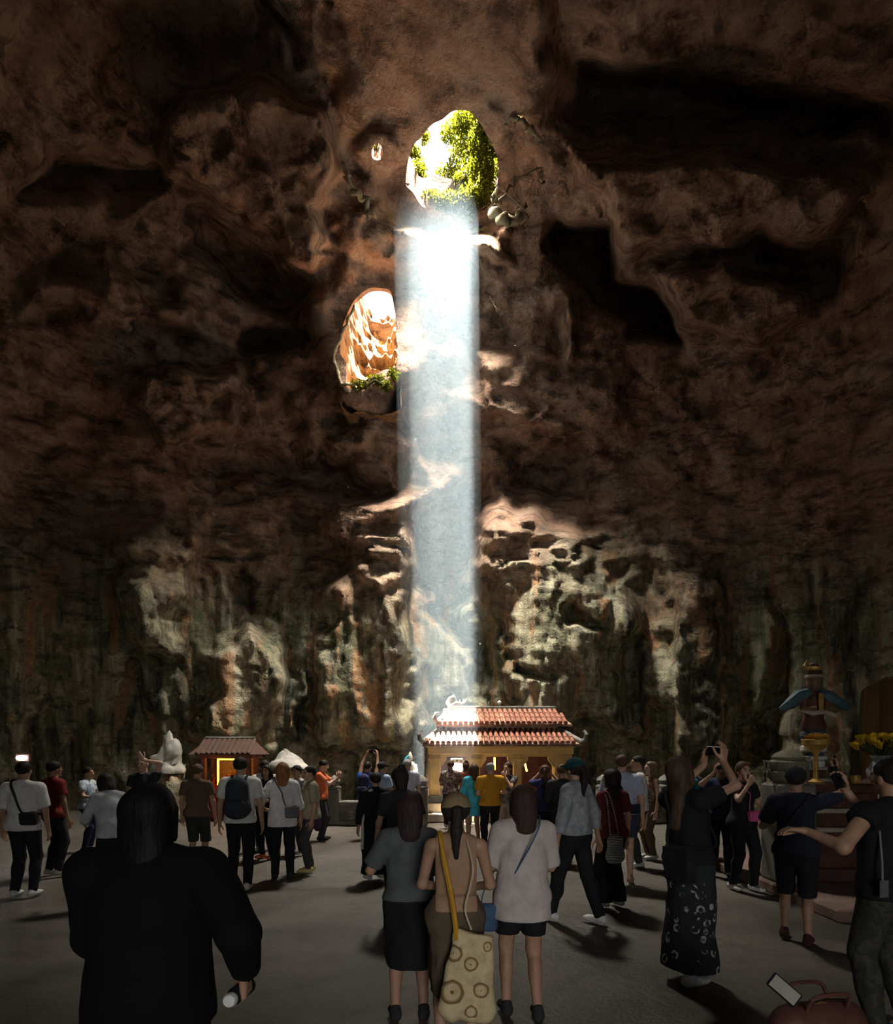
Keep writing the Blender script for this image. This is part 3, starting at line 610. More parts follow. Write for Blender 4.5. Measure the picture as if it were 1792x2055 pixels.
MB().lathe([(.09, 0), (.10, .02), (.03, .06), (.025, .36), (.06, .42), (.16, .50), (.17, .56), (.14, .57)], 20).build('bowl', GOLD, fb, True)
MUM = simple('yellow_petals', (.62, .42, .02), .7, .25, 30, .3); MUO = simple('amber_petals', (.50, .25, .03), .7, .25, 30, .3); LEAFD = simple('dark_leaf', (.035, .06, .02), .7, .3, 10)
def blossom(r, k=3):
    b = MB()
    for q in range(k):
        n = 11-2*q; R = r*(1-.27*q); z = r*.16*q
        for i in range(n):
            a = 2*math.pi*(i+.5*q)/n; c, s = math.cos(a), math.sin(a); w = R*.30
            v = [(0, 0, z), (R*.55*c-w*s, R*.55*s+w*c, z+r*.12+q*r*.12), (R*c, R*s, z+q*r*.20), (R*.55*c+w*s, R*.55*s-w*c, z+r*.12+q*r*.12), (R*.5*c, R*.5*s, z-r*.06)]
            b.add(v, [(0, 3, 2, 1), (0, 1, 4), (1, 2, 4), (2, 3, 4), (3, 0, 4)])
    b.lathe([(r*.22, r*.3), (r*.2, r*.5), (r*.05, r*.58)], 8)
    return b.mesh('blossom')
bm_y = blossom(.085); bm_y.materials.append(MUM); bm_o = blossom(.075); bm_o.materials.append(MUO)
for i in range(9):
    a = i*2.4; r = .045*math.sqrt(i); o = link('blossom', bm_o, None, fb); o.location = (r*math.cos(a), r*math.sin(a), .57+.03*(1-r*5)); o.rotation_euler = (.4*math.sin(a), .4*math.cos(a), a)
vs = empty('flower_vase', (AX+.24, AY-.2, 1.35), 0, 'dark vase with a wide bunch of yellow chrysanthemums on the altar table', 'flowers')
MB().lathe([(.09, 0), (.14, .06), (.16, .16), (.11, .26), (.08, .31), (.13, .36), (.12, .365)], 22).build('vase', simple('blue_white_glaze', (.20, .21, .22), .35, .5, 9), vs, True)
for i in range(24):
    a = i*2.399; r = .062*math.sqrt(i+.3); z = .60-.9*r*r+.05*math.sin(i*3.1)
    MB().tube([(0.02*math.cos(a), .02*math.sin(a), .30), (r*.6*math.cos(a), r*.6*math.sin(a), .46), (r*math.cos(a), r*math.sin(a), z)], .006, 5).build('stem', LEAFD, vs)
    o = link('blossom', bm_y, None, vs); o.location = (r*math.cos(a), r*math.sin(a), z); o.rotation_euler = (-.9*r/.3*math.sin(a)*-1, .9*r/.3*math.cos(a), a)
lf = MB()
for i in range(40):
    a = i*2.1; r = .08+.004*i; p = Vector((r*math.cos(a), r*math.sin(a), .36+.004*i)); d = Vector((math.cos(a), math.sin(a), .2))*.09; s_ = Vector((-math.sin(a), math.cos(a), 0))*.03
    lf.add([p, p+d*.5+s_, p+d, p+d*.5-s_], [(0, 1, 2, 3)])
lf.build('leaves', LEAFD, vs)['kind'] = 'stuff'
bn = empty('ochre_banner', (AX+1.15, AY+.75, .12), 0, 'ochre cloth banner hanging behind the altar table', 'banner')
BV = []; nb, mb_ = 20, 18
for k in range(mb_):
    for i in range(nb): x = -.55+1.1*i/(nb-1); BV.append((x, .05*math.sin(i*1.1+k*.12), 2.75-1.5*k/(mb_-1)-.25*(x/.55)**2*(1 if k == 0 else 1-k/(mb_-1))))
N0 = len(BV); BV2 = BV+[(x, y+.012, z) for x, y, z in BV]
BF = [(k*nb+i, k*nb+i+1, k*nb+nb+i+1, k*nb+nb+i) for k in range(mb_-1) for i in range(nb-1)]; BF2 = BF+[tuple(N0+q for q in f[::-1]) for f in BF]
MB().add(BV2, BF2).build('cloth', simple('ochre_cloth', (.12, .065, .022), .85, .2, 4), bn, True); MB().tube([(-.45, .02, 2.58), (0, .02, 2.73), (.5, .02, 2.6)], .015).build('rail', DARKW, bn)
MB().tube([(.45, .03, 0), (.45, .03, 2.74)], .02).build('pole', DARKW, bn)
for k, (dx, dy, h, nm) in enumerate(((-.02, -.46, .20, 'standing next to the flower vase'), (.60, -.40, .16, 'at the plain end of the altar table'))):
    c = empty('altar_candle', (AX+dx, AY+dy, 1.35), 0, 'short white candle '+nm, 'candle'); MB().lathe([(.022, 0), (.022, h)], 10).build('wax', WHITE, c); MB().tube([(0, 0, h-.005), (.002, 0, h+.02)], .003, 5).build('wick', DARKW, c)
st = MB()
c = empty('incense_holder', (AX-.12, AY-.25, 1.35), 0, 'small pot with leaning incense sticks between statue and flowers', 'incense'); MB().lathe([(.05, 0), (.07, .05), (.06, .10)], 14).build('pot', GOLD, c, True)
for i in range(5): MB().tube([(0, 0, .05), (-.09-.012*i, .02*(i-2), .50+.02*i)], .004, 5).build('stick', DARKW, c)
# ------------------------------------------------------------------ shrubs, roots and vines around the roof opening
def leaf_material(name, c1, c2):
    t = NT(name); co = t.coord(); f = t.noise(co, 3.0, 3); c = t.ramp(f, [(.35, c1), (.65, c2)]); t.out(c, .6, None, 0, .2)
    tr = t.n('ShaderNodeBsdfTranslucent'); t.l(c, tr.inputs[0]); mx = t.n('ShaderNodeMixShader'); mx.inputs[0].default_value = .75
    o = t.t.nodes['Material Output']; t.l(t.b.outputs[0], mx.inputs[1]); t.l(tr.outputs[0], mx.inputs[2]); t.l(mx.outputs[0], o.inputs[0]); return t.m
LEAF = leaf_material('sunlit_leaf', (.085, .10, .003), (.155, .155, .006)); BARK = simple('root_bark', (.30, .24, .14), .9, .35, 9, .6)
def leaves(c, rad, n, size, seed, squash=1.0):
    r = np.random.default_rng(seed); D = r.normal(size=(n, 3)); D /= np.linalg.norm(D, axis=1, keepdims=True)
    P = D*(r.random((n, 1))**.45)*np.array(rad); A = r.normal(size=(n, 3)); A /= np.linalg.norm(A, axis=1, keepdims=True); B = np.cross(A, r.normal(size=(n, 3))); B /= np.linalg.norm(B, axis=1, keepdims=True)
    L = size*(.6+.8*r.random((n, 1))); N = np.cross(A, B)*L*.18
    P = P+np.array(c)
    Vv = np.stack([P-A*L, P+B*L*.42+N, P+A*L, P-B*L*.42+N], 1).reshape(-1, 3); Ff = np.arange(4*n).reshape(-1, 4); return Vv, Ff
def shrub(label, root, blobs, size, seed):
    root = Vector(root); e = empty('hanging_shrub', root, 0, label, 'shrub', 'shrubs around the roof opening'); VV = []; FF = []; o = 0; st = MB()
    for k, (p, rad, n) in enumerate(blobs):
        p = Vector(p)-root; a, b = leaves(p, rad, n, size, seed+k); VV.append(a); FF.append(b+o); o += len(a)
        mid = p*.5+Vector((.1*math.sin(k*2), .1*math.cos(k*3), .12)); st.tube([(0, 0, 0), mid, p], [.035, .022, .008], 6)
        for q in range(4): st.tube([p*.8+mid*.2, p+Vector((math.cos(q*1.7+k), math.sin(q*1.7+k), .3*math.cos(q*2.2)))*rad[0]*.8], [.012, .004], 5)
    st.build('branches', BARK, e, True); f = link('foliage', mesh_np('foliage', np.vstack(VV), np.vstack(FF)), LEAF, e); f['kind'] = 'stuff'
R_ = lambda a, b=None, c=None: (a, b or a, c or a)
shrub('yellow-green shrub over the top lip of the big roof opening', at(930, 250, 18.6), [(at(930, 245, 18.4), R_(.34), 900), (at(905, 265, 19.0), R_(.34), 500), (at(975, 265, 18.2), R_(.26), 500), (at(945, 300, 18.6), R_(.42), 700)], .055, 1)
shrub('bright shrub on the lip of the big roof opening towards the small gap', at(822, 330, 18.3), [(at(828, 310, 18.3), R_(.25), 600), (at(838, 360, 18.2), R_(.34), 700), (at(858, 395, 18.2), R_(.34), 600), (at(850, 275, 19.2), R_(.22), 260)], .05, 11)
shrub('trailing grey-green shrub hanging down inside the big roof opening', at(985, 310, 17.9), [(at(962, 370, 17.9), (.3, .2, .4), 900), (at(940, 395, 17.9), (.3, .2, .36), 700), (at(940, 425, 17.9), (.22, .15, .3), 380), (at(900, 400, 18.0), (.3, .15, .28), 420), (at(915, 345, 19.2), R_(.36), 520)], .05, 21)
hs = [Vector(p) for p in (R2.mean(0),)]
shrub('small green shrub seen through the little roof gap', hs[0]+Vector((.1, .9, .5)), [(hs[0]+Vector((0, .4, .55)), (.32, .2, .3), 420)], .05, 41)
shrub('ferny plants below the sunlit niche', at(735, 772, 18.4), [(at(720, 772, 18.4), (.28, .2, .14), 260), (at(755, 762, 18.4), (.30, .2, .14), 300), (at(790, 752, 18.4), (.22, .2, .16), 200), (at(775, 775, 18.4), (.2, .2, .12), 160)], .05, 51)
shrub('tiny green sprig dangling in the light shaft', at(903, 500, 18.3), [(at(903, 540, 18.2), (.10, .08, .10), 60)], .045, 61)
shrub('dense leafy canopy closing one side of the big roof opening', (1.2, 16.7, 17.4), [((.98, 15.75, 17.25), (.44, .45, .30), 1500), ((.98, 16.4, 17.20), (.46, .45, .34), 1700), ((.98, 17.05, 17.15), (.46, .45, .36), 1700), ((.96, 17.65, 17.05), (.44, .40, .40), 1400), ((1.02, 17.0, 16.75), (.30, .5, .25), 500)], .055, 71)
shrub('sunny shrub filling the far lip of the big roof opening', at(880, 410, 18.6), [(at(862, 400, 17.9), (.38, .14, .32), 900), (at(905, 405, 17.95), (.35, .14, .3), 700), (at(930, 360, 18.0), (.3, .14, .3), 500), (at(835, 345, 18.0), (.22, .14, .4), 500), (at(895, 350, 19.4), (.35, .2, .35), 500), (at(925, 300, 19.6), (.4, .3, .4), 600), (at(840, 340, 18.8), (.22, .2, .4), 400)], .05, 81)
def root(label, pts, rad, seed=0, name='hanging_root', mat=None):
    n = len(pts); P = [Vector(p) for p in pts]; Q = []
    for i in range(n-1):
        for k in range(5):
            t = k/5; j = .045*rad[0]/.03 if rad[0] > .03 else .02
            Q.append((P[i].lerp(P[i+1], t)+Vector((math.sin(seed+i*5+k*2.3), math.cos(seed+i*3+k*1.9), math.sin(k*2.9+i)))*min(j, .06), rad[i]*(1-t)+rad[i+1]*t))
    Q.append((P[-1], rad[-1])); b = MB().tube([q for q, r in Q], [r*(1+.25*math.sin(seed+3.1*i)) for i, (q, r) in enumerate(Q)], 12); return tag(b.build(name, mat or BARK, None, 'all'), label, 'root', 'roots and vines in the cave roof')
LITBARK = simple('root_bark_lit', (.48, .38, .18), .85, .35, 7, .7)  # paler copy of the root bark, sunlight painted into its colour
root('thick pale root along the lower lip of the big roof opening', [at(815, 440, 18.4), at(850, 478, 18.5), at(905, 488, 18.5), at(950, 515, 18.4)], [.10, .13, .17, .06], 1, mat=LITBARK)
root('forked pale root running off the lower lip of the opening', [at(945, 470, 18.4), at(985, 462, 18.3), at(1030, 488, 18.2), at(1052, 494, 18.1)], [.12, .11, .09, .04], 2, mat=LITBARK)
root('knotted root ring hanging beside the big roof opening', [at(1000, 385, 16.4), at(988, 420, 16.3), at(1010, 445, 16.2), at(1050, 440, 16.2), at(1052, 410, 16.2)], [.09, .12, .12, .10, .05], 3)
root('thin straight stick across the knotted root ring', [at(990, 365, 16.0), at(1065, 432, 15.8)], [.014, .01], 4)
root('branching root curving up beside the opening', [at(1005, 400, 16.1), at(1035, 360, 16.0), at(1085, 340, 15.9), at(1088, 365, 15.9), at(1070, 405, 15.9)], [.035, .035, .03, .025, .012], 5)
root('thin root tendril below the lower lip of the opening', [at(955, 505, 18.3), at(962, 520, 18.2), at(972, 552, 18.1)], [.03, .02, .008], 6)
root('long hair-thin vine hanging in the light shaft', [at(885, 495, 18.3), at(890, 600, 17.9), at(889, 668, 17.8)], [.008, .012, .016], 7, mat=LITBARK)
root('short vine hanging clear of the light shaft', [at(982, 594, 18.6), at(990, 606, 18.5), at(998, 626, 18.4)], [.02, .02, .008], 8)
root('tangled root beside the dark hollow', [at(1000, 250, 15.6), at(1040, 235, 15.4), at(1065, 265, 15.3), at(1095, 285, 15.3)], [.05, .05, .06, .03], 9)
root('rock-hugging root under the little roof gap', [at(690, 330, 15.6), at(705, 380, 15.9), at(735, 405, 16.2), at(740, 440, 16.4)], [.06, .08, .07, .04], 10)
root('pale root framing the sunlit niche', [at(712, 612, 18.5), at(690, 660, 18.4), at(668, 715, 18.4), at(685, 772, 18.35), at(725, 770, 18.3)], [.03, .045, .05, .05, .03], 11)
# ------------------------------------------------------------------ people: smooth blended bodies with fitted clothes
class Field:
    def __init__(s, lo, hi, h):
        s.lo = np.array(lo, float); s.h = h; n = np.ceil((np.array(hi)-s.lo)/h).astype(int)+1
        s.ax = [s.lo[k]+h*np.arange(n[k]) for k in range(3)]; s.F = np.full(tuple(n), .2, np.float32)
    def win(s, lo, hi):
        sl = tuple(slice(max(0, int((lo[k]-s.lo[k])/s.h)), min(len(s.ax[k]), int((hi[k]-s.lo[k])/s.h)+2)) for k in range(3))
        X, Y, Z = np.meshgrid(*[s.ax[k][sl[k]] for k in range(3)], indexing='ij'); return sl, X, Y, Z
    def put(s, sl, d, k):
        a = s.F[sl]
        if d.size == 0: return
        if k <= 0: s.F[sl] = np.minimum(a, d)
        else:
            t = np.maximum(k-np.abs(a-d), 0)/k; s.F[sl] = np.minimum(a, d)-t*t*k*.25
    def cone(s, a, b, ra, rb, k=.02, ov=None, clip=None):
        # tapered capsule; ov = (axis unit vector, factor) flattens it along that axis; clip = (point, normal) cuts it off
        a = np.array(a, float); b = np.array(b, float); m = max(ra, rb)*(1.0 if ov is None else max(1, 1/ov[1]))+k+2*s.h
        sl, X, Y, Z = s.win(np.minimum(a, b)-m, np.maximum(a, b)+m)
        d = b-a; L = max((d*d).sum(), 1e-9); px, py, pz = X-a[0], Y-a[1], Z-a[2]
        t = np.clip((px*d[0]+py*d[1]+pz*d[2])/L, 0, 1); qx, qy, qz = px-t*d[0], py-t*d[1], pz-t*d[2]
        q2 = qx*qx+qy*qy+qz*qz
        if ov is not None:
            c = qx*ov[0][0]+qy*ov[0][1]+qz*ov[0][2]; q2 = q2+c*c*(ov[1]**2-1)
        r = np.sqrt(q2)-(ra+(rb-ra)*t)
        if clip is not None:
            for cp, cn in clip: r = np.maximum(r, (X-cp[0])*cn[0]+(Y-cp[1])*cn[1]+(Z-cp[2])*cn[2])
        s.put(sl, r.astype(np.float32), k)
    def ell(s, c, r, k=.01, R=None):
        c = np.array(c, float); r = np.array(r, float); m = r.max()+k+2*s.h; sl, X, Y, Z = s.win(c-m, c+m); p = np.stack([X-c[0], Y-c[1], Z-c[2]], -1)
        if R is not None: p = p @ R
        k0 = np.sqrt(((p/r)**2).sum(-1)); k1 = np.sqrt(((p/r**2)**2).sum(-1)); s.put(sl, (k0*(k0-1)/np.maximum(k1, 1e-6)).astype(np.float32), k)
    def sub(s, c, r, k=.006):
        c = np.array(c, float); m = r+k+2*s.h; sl, X, Y, Z = s.win(c-m, c+m); d = (r-np.sqrt((X-c[0])**2+(Y-c[1])**2+(Z-c[2])**2)).astype(np.float32)
        a = s.F[sl]
        if d.size: t = np.maximum(k-np.abs(a-d), 0)/k; s.F[sl] = np.maximum(a, d)+t*t*k*.25
    def cut(s, p, n):                                    # keep the side away from n
        X, Y, Z = np.meshgrid(*s.ax, indexing='ij', sparse=True); s.F = np.maximum(s.F, (X-p[0])*n[0]+(Y-p[1])*n[1]+(Z-p[2])*n[2]).astype(np.float32)
    def mesh(s):
        F = s.F; F[0], F[-1] = .2, .2; F[:, 0], F[:, -1] = .2, .2; F[:, :, 0], F[:, :, -1] = .2, .2
        S = F < 0; nx, ny, nz = F.shape
        c = sum(S[i:nx-1+i, j:ny-1+j, k:nz-1+k].astype(np.int8) for i in (0, 1) for j in (0, 1) for k in (0, 1))
        mx = (c > 0) & (c < 8); I = np.argwhere(mx)
        if len(I) == 0: return np.zeros((0, 3)), np.zeros((0, 4), int)
        idx = np.full(mx.shape, -1); idx[mx] = np.arange(len(I)); acc = np.zeros((len(I), 3)); cnt = np.zeros(len(I))
        for a in ((0, 0, 0), (0, 0, 1), (0, 1, 0), (0, 1, 1), (1, 0, 0), (1, 0, 1), (1, 1, 0), (1, 1, 1)):
            for q in range(3):
                if a[q]: continue
                b = list(a); b[q] = 1
                fa = F[I[:, 0]+a[0], I[:, 1]+a[1], I[:, 2]+a[2]]; fb = F[I[:, 0]+b[0], I[:, 1]+b[1], I[:, 2]+b[2]]
                m = (fa < 0) != (fb < 0); t = np.where(m, fa/np.where(m, fa-fb, 1), 0); p = np.tile(np.array(a, float), (len(I), 1)); p[:, q] += t
                acc[m] += p[m]; cnt[m] += 1
        Vv = s.lo+(I+acc/cnt[:, None])*s.h; Q = []
        for q in range(3):
            i, j = (q+1) % 3, (q+2) % 3
            A = S[tuple(slice(0, -1) if k == q else slice(1, -1) for k in range(3))]; B = S[tuple(slice(1, None) if k == q else slice(1, -1) for k in range(3))]
            E = np.argwhere(A != B); 
            if len(E) == 0: continue
            off = np.array([0 if k == q else 1 for k in range(3)]); G = E+off; ei = np.eye(3, dtype=int)[i]; ej = np.eye(3, dtype=int)[j]
            g = lambda P: idx[P[:, 0], P[:, 1], P[:, 2]]
            qd = np.stack([g(G-ei-ej), g(G-ej), g(G), g(G-ei)], 1); inside = A[E[:, 0], E[:, 1], E[:, 2]]
            qd[~inside] = qd[~inside][:, ::-1]; Q.append(qd)
        Fq = np.vstack(Q); return Vv, Fq[(Fq >= 0).all(1)]
def nrm(v): v = np.array(v, float); return v/max(np.linalg.norm(v), 1e-9)
def rotm(yaw=0, pitch=0, roll=0):                        # yaw about z (left +), pitch about x (back +), roll about y
    return np.array(Matrix.Rotation(yaw, 3, 'Z') @ Matrix.Rotation(pitch, 3, 'X') @ Matrix.Rotation(roll, 3, 'Y'))
CLOTH = {}
def cloth(col, kind='plain', col2=None, rough=.9):
    key = (tuple(col), kind, tuple(col2) if col2 else None)
    if key in CLOTH: return CLOTH[key]
    t = NT('fabric_'+kind); co = t.coord(); f = t.noise(co, 7, 3)
    c = t.ramp(f, [(.3, tuple(x*.78 for x in col)), (.7, tuple(min(1, x*1.15) for x in col))])
    if kind == 'floral':
        v = t.n('ShaderNodeTexVoronoi'); v.inputs['Scale'].default_value = 11; t.l(co, v.inputs['Vector'])
        k = t.ramp(v.outputs['Distance'], [(.16, 0), (.2, 1), (.32, 1), (.37, 0)]); k2 = t.math('MULTIPLY', k, t.ramp(t.noise(co, 22, 3), [(.45, 0), (.52, 1)])); c = t.mix(k2, c, col2)
    elif kind == 'blotch': c = t.mix(t.ramp(t.noise(co, 14, 4, .6, 1.2), [(.47, 0), (.53, 1)]), c, col2)
    elif kind == 'stripe':
        w = t.n('ShaderNodeTexWave', wave_type='BANDS', bands_direction='Z'); w.inputs['Scale'].default_value = 16; w.inputs['Distortion'].default_value = 2.5; t.l(co, w.inputs['Vector']); c = t.mix(t.ramp(w.outputs['Fac'], [(.42, 0), (.5, 1)]), c, col2)
    elif kind == 'denim': c = t.mix(t.ramp(t.noise(co, 18, 4), [(.4, 0), (.7, .6)]), c, col2 or (.4, .42, .45))
    wv = t.noise(co, 160, 2); cr = t.noise(t.coord((1, 1, .45)), 9, 3, .5, .8)
    m = t.out(c, rough, t.bump(wv, .15, .004, t.bump(cr, .45, .03)), 0, .15); CLOTH[key] = m; return m
SKINC = {}
def skin_mat(k):
    if k in SKINC: return SKINC[k]
    base = {'pale': (.50, .31, .22), 'tan': (.36, .205, .13), 'brown': (.24, .13, .08)}[k]
    t = NT('skin_'+k); co = t.coord(); f = t.noise(co, 12, 3); c = t.ramp(f, [(.3, tuple(x*.85 for x in base)), (.7, tuple(x*1.1 for x in base))])
    m = t.out(c, .55, t.bump(t.noise(co, 90, 3), .08, .004), 0, .35); m_l = NT('lips_'+k); m_l.out(tuple(x*y for x, y in zip(base, (.85, .5, .5))), .5)
    SKINC[k] = (m, m_l.m); return SKINC[k]
HAIRC = {}
def hair_mat(col):
    if col in HAIRC: return HAIRC[col]
    t = NT('hair'); co = t.coord((1, 1, .12)); f = t.noise(co, 70, 3, .6, .3); c = t.ramp(f, [(.3, tuple(x*.6 for x in col)), (.7, tuple(min(1, x*1.5) for x in col))])
    HAIRC[col] = t.out(c, .62, t.bump(f, .5, .01), 0, .15); return HAIRC[col]
BLACKH, BROWNH, GINGER, GREYH = (.018, .014, .012), (.075, .042, .025), (.20, .085, .035), (.24, .23, .22)
EYEM = simple('eye_dark', (.012, .010, .010), .2, .1); PHM = simple('phone_glass', (.012, .012, .014), .15, .1, 5, 0, 0, .5)
POSES = {                                                # wrists in body space for a 1.70 m figure: (x outwards, y ahead, z), finger direction, palm normal, curl
 'down': ((.27, .05, .84), (.05, .18, -1), (-1, .1, 0), .35), 'front': ((.10, .27, 1.04), (-.55, .75, .15), (-.3, 0, 1), .7), 'phone': ((.075, .36, 1.33), (-.1, .35, 1), (-1, 0, 0), .75),
 'raise': ((.10, .34, 1.55), (-.15, .25, 1), (-1, 0, 0), .75), 'over': ((.14, .22, 1.86), (-.25, .2, 1), (-1, .2, 0), .75), 'mouth': ((.08, .22, 1.42), (-.5, .1, .9), (-.3, -1, 0), .9),
 'reach': ((.16, .50, 1.74), (-.1, .8, .6), (-1, 0, 0), .7), 'hip': ((.26, .12, 1.02), (-.7, .6, -.3), (0, -.6, -1), .5), 'back': ((.12, -.22, 1.0), (-.9, -.1, -.3), (0, -1, 0), .6), 'strap': ((.16, .16, 1.30), (-.3, .1, 1), (-.2, -1, 0), 1.1),
 'behind': ((.30, -.10, .86), (.1, -.15, -1), (-1, .1, 0), .4), 'swing': ((.26, .16, .90), (.0, .5, -1), (-1, .1, 0), .4), 'bend': ((.20, .30, 1.10), (-.3, .9, .1), (-1, 0, .2), .8)}
def person(label, px, s, H, face=0, fem=False, skin='tan', hair='short', hc=BLACKH, arms=('down', 'down'), top=None, sleeve=.5, hem=.86, loose=.02, bot=None, blen='long', flare=.0, shoe=(.5, .5, .48), lean=0, lat=0, hyaw=0, hpitch=0,
           stance=(0, 0), wide=1.0, cap=None, extra=None, faceon=False, res=None):
    x0, y0 = gp(px, s); near = s > 170; h = res or (.0125 if s > 250 else .016 if s > 130 else .021); hh = .0075 if s > 130 else .010; hf = .0052 if s > 180 else .0062
    e = empty('person', (x0, y0, 0), face, label, 'person', 'visitors in the cave'); sc = H/1.70
    e.scale = (sc, sc, sc)
    W = wide; piv = np.array([0, 0, .95]); RU = rotm(0, -lean, lat)
    U = lambda p: RU @ (np.array(p, float)-piv)+piv       # upper body lean
    xa = RU @ np.array([1., 0, 0]); ya = RU @ np.array([0, 1., 0]); za = RU @ np.array([0, 0, 1.])
    shx = (.165 if fem else .19)*W; hipw = .092*W
    nk = U((0, -.005, 1.46)); HR_ = RU @ rotm(hyaw, hpitch); hc_ = nk+HR_ @ np.array([0, .022, .125])
    Hd = lambda p: hc_+HR_ @ np.array(p, float)
    sh = [U((sg*shx, -.01, 1.372)) for sg in (-1, 1)]
    # arms by two-bone reach
    A = []
    for q, sg in enumerate((-1, 1)):
        po = arms[q]; po = POSES[po] if isinstance(po, str) else po
        mir = np.array([sg, 1, 1.]); w = U(np.array(po[0])*mir); f = nrm(RU @ (np.array(po[1])*mir)); n = nrm(RU @ (np.array(po[2])*mir)); L1, L2 = .285, .255
        d = w-sh[q]; D = np.linalg.norm(d)
        if D > L1+L2-.004: w = sh[q]+d*(L1+L2-.004)/D; d = w-sh[q]; D = np.linalg.norm(d)
        ca = (L1*L1+D*D-L2*L2)/(2*L1*D); pole = RU @ np.array([sg*.7, -.55, -.75]); u = d/D; pp = nrm(pole-u*(pole @ u)); el = sh[q]+u*L1*ca+pp*L1*math.sqrt(max(0, 1-ca*ca))
        n = nrm(n-f*(n @ f)); A.append((sh[q], el, w, f, n, po[3], sg))
    # legs
    Lg = []
    for q, sg in enumerate((-1, 1)):
        fy = stance[q]; hp = np.array([sg*hipw, 0, .90]); an = np.array([sg*(hipw+.015), fy, .085+.05*max(0, -fy-.12)]); d = an-hp; D = min(np.linalg.norm(d), .838); L1, L2 = .42, .42
        ca = (L1*L1+D*D-L2*L2)/(2*L1*D); u = nrm(d); pp = nrm(np.array([0, 1, .05])-u*u[1]); kn = hp+u*L1*ca+pp*L1*math.sqrt(max(0, 1-ca*ca)); Lg.append((hp, kn, an, sg))
    def torso(Fd, g, k=.04, hips=True):
        Fd.cone(U((0, 0, 1.16)), U((0, .0, 1.265)), (.118 if fem else .130)*W+g, (.126 if fem else .145)*W+g, k, (ya, 1.38))
        for sg in (-1, 1): Fd.cone(U((sg*.022, -.020, 1.422)), U((sg*(shx-.03), -.012, 1.372)), .043+g*.8, .047+g, k)
        Fd.cone(U((0, 0, 1.02)), U((0, 0, 1.16)), (.118 if fem else .132)*W+g, (.112 if fem else .130)*W+g, k, (ya, 1.3))
        if hips: Fd.cone((0, -.005, .90), (0, -.005, .97), (.150 if fem else .142)*W+g, (.142 if fem else .138)*W+g, k, ((0, 1, 0), 1.28))
        if fem:
            for sg in (-1, 1): Fd.ell(U((sg*.062, .072, 1.235)), np.array([.056, .045, .058])+g*.6, .06)
    def legs(Fd, g, k=.03, low=True, fl=0):
        for hp, kn, an, sg in Lg:
            Fd.cone(hp, kn, .083*W+g, .056*W+g+fl*.3, k); Fd.cone(kn, an, .054*W+g+fl*.3, .036+g+fl, k)
            Fd.ell(kn*.62+an*.38+np.array([0, -.018, 0]), np.array([.045, .05, .10])*W+g, .03)
            Fd.ell(hp+np.array([-sg*.01, -.042, .005]), np.array([.082, .078, .09])*W+g, .05)
    def arms_f(Fd, g, k=.02, upto=2.0):
        for S_, el, w, f, n, cu, sg in A:
            rU, rE, rW = (.043 if fem else .050)*W+g, (.034 if fem else .039)*W+g, .026+g*.9
            if upto <= 1: end = S_+(el-S_)*upto; Fd.cone(S_, end+nrm(el-S_)*.05, rU+.004, rU*(1-upto)+rE*upto+.010, k, None, [(end, nrm(el-S_))])
            else:
                Fd.cone(S_, el, rU, rE, k)
                end = el+(w-el)*(upto-1); Fd.cone(el, end, rE, rE*(2-upto)+rW*(upto-1), k, None, [(end, nrm(w-el))] if upto < 2 else None)
    pts = np.array([p for a in A for p in a[:3]]+[p for l in Lg for p in l[:3]]+[hc_, sh[0], sh[1]]); lo = pts.min(0)-.24; hi = pts.max(0)+.24; lo[2] = -.05
    def fold(Vv, amp, seed):
        if amp <= 0 or len(Vv) == 0: return Vv
        Pn = Vv*np.array([9, 9, 5.])+seed; D = np.stack([fbm(Pn, 2), fbm(Pn+31, 2), .4*fbm(Pn+67, 2)], -1); return Vv+amp*D
    seed = int(px)*3+1
    # body
    B = Field(lo, hi, h); torso(B, 0); legs(B, 0); arms_f(B, 0, .025)
    B.cone(U((0, -.015, 1.40)), nk+HR_ @ np.array([0, .01, .05]), .056 if fem else .062, .05 if fem else .056, .03); B.ell(Hd((0, -.012, .035)), (.072, .09, .075), .02); 
    for hp, kn, an, sg in Lg: B.cone(an+np.array([0, -.03, -.04]), an+np.array([0, .13, -.055]), .034, .024, .02)
    parts = [B.mesh()]
    # head with features
    hm = np.array([.15, .16, .17]); Hf = Field(hc_-hm, hc_+hm, hh)
    Hf.ell(Hd((0, -.012, .032)), (.075, .094, .084), .0, HR_); Hf.cone(Hd((0, .030, -.02)), Hd((0, .048, -.082)), .060, .032, .03, (HR_ @ np.array([1., 0, 0]), 1.02)); Hf.cone(nk+HR_ @ np.array([0, -.01, -.08]), Hd((0, -.01, -.03)), .056 if fem else .062, .05 if fem else .055, .02)
    Hf.cone(Hd((0, .088, .012)), Hd((0, .106, -.020)), .009, .0135, .012); Hf.cone(Hd((-.036, .076, .030)), Hd((.036, .076, .030)), .013, .013, .012)
    for sg in (-1, 1): Hf.ell(Hd((sg*.077, -.008, -.005)), (.011, .023, .032), .008, HR_); Hf.sub(Hd((sg*.031, .094, .010)), .013, .010)
    Hf.ell(Hd((0, .083, -.052)), (.023, .011, .0085), .006, HR_); Hf.ell(Hd((0, .070, -.092)), (.02, .018, .016), .015, HR_)
    hv, hfq = Hf.mesh(); parts.append((hv, hfq))
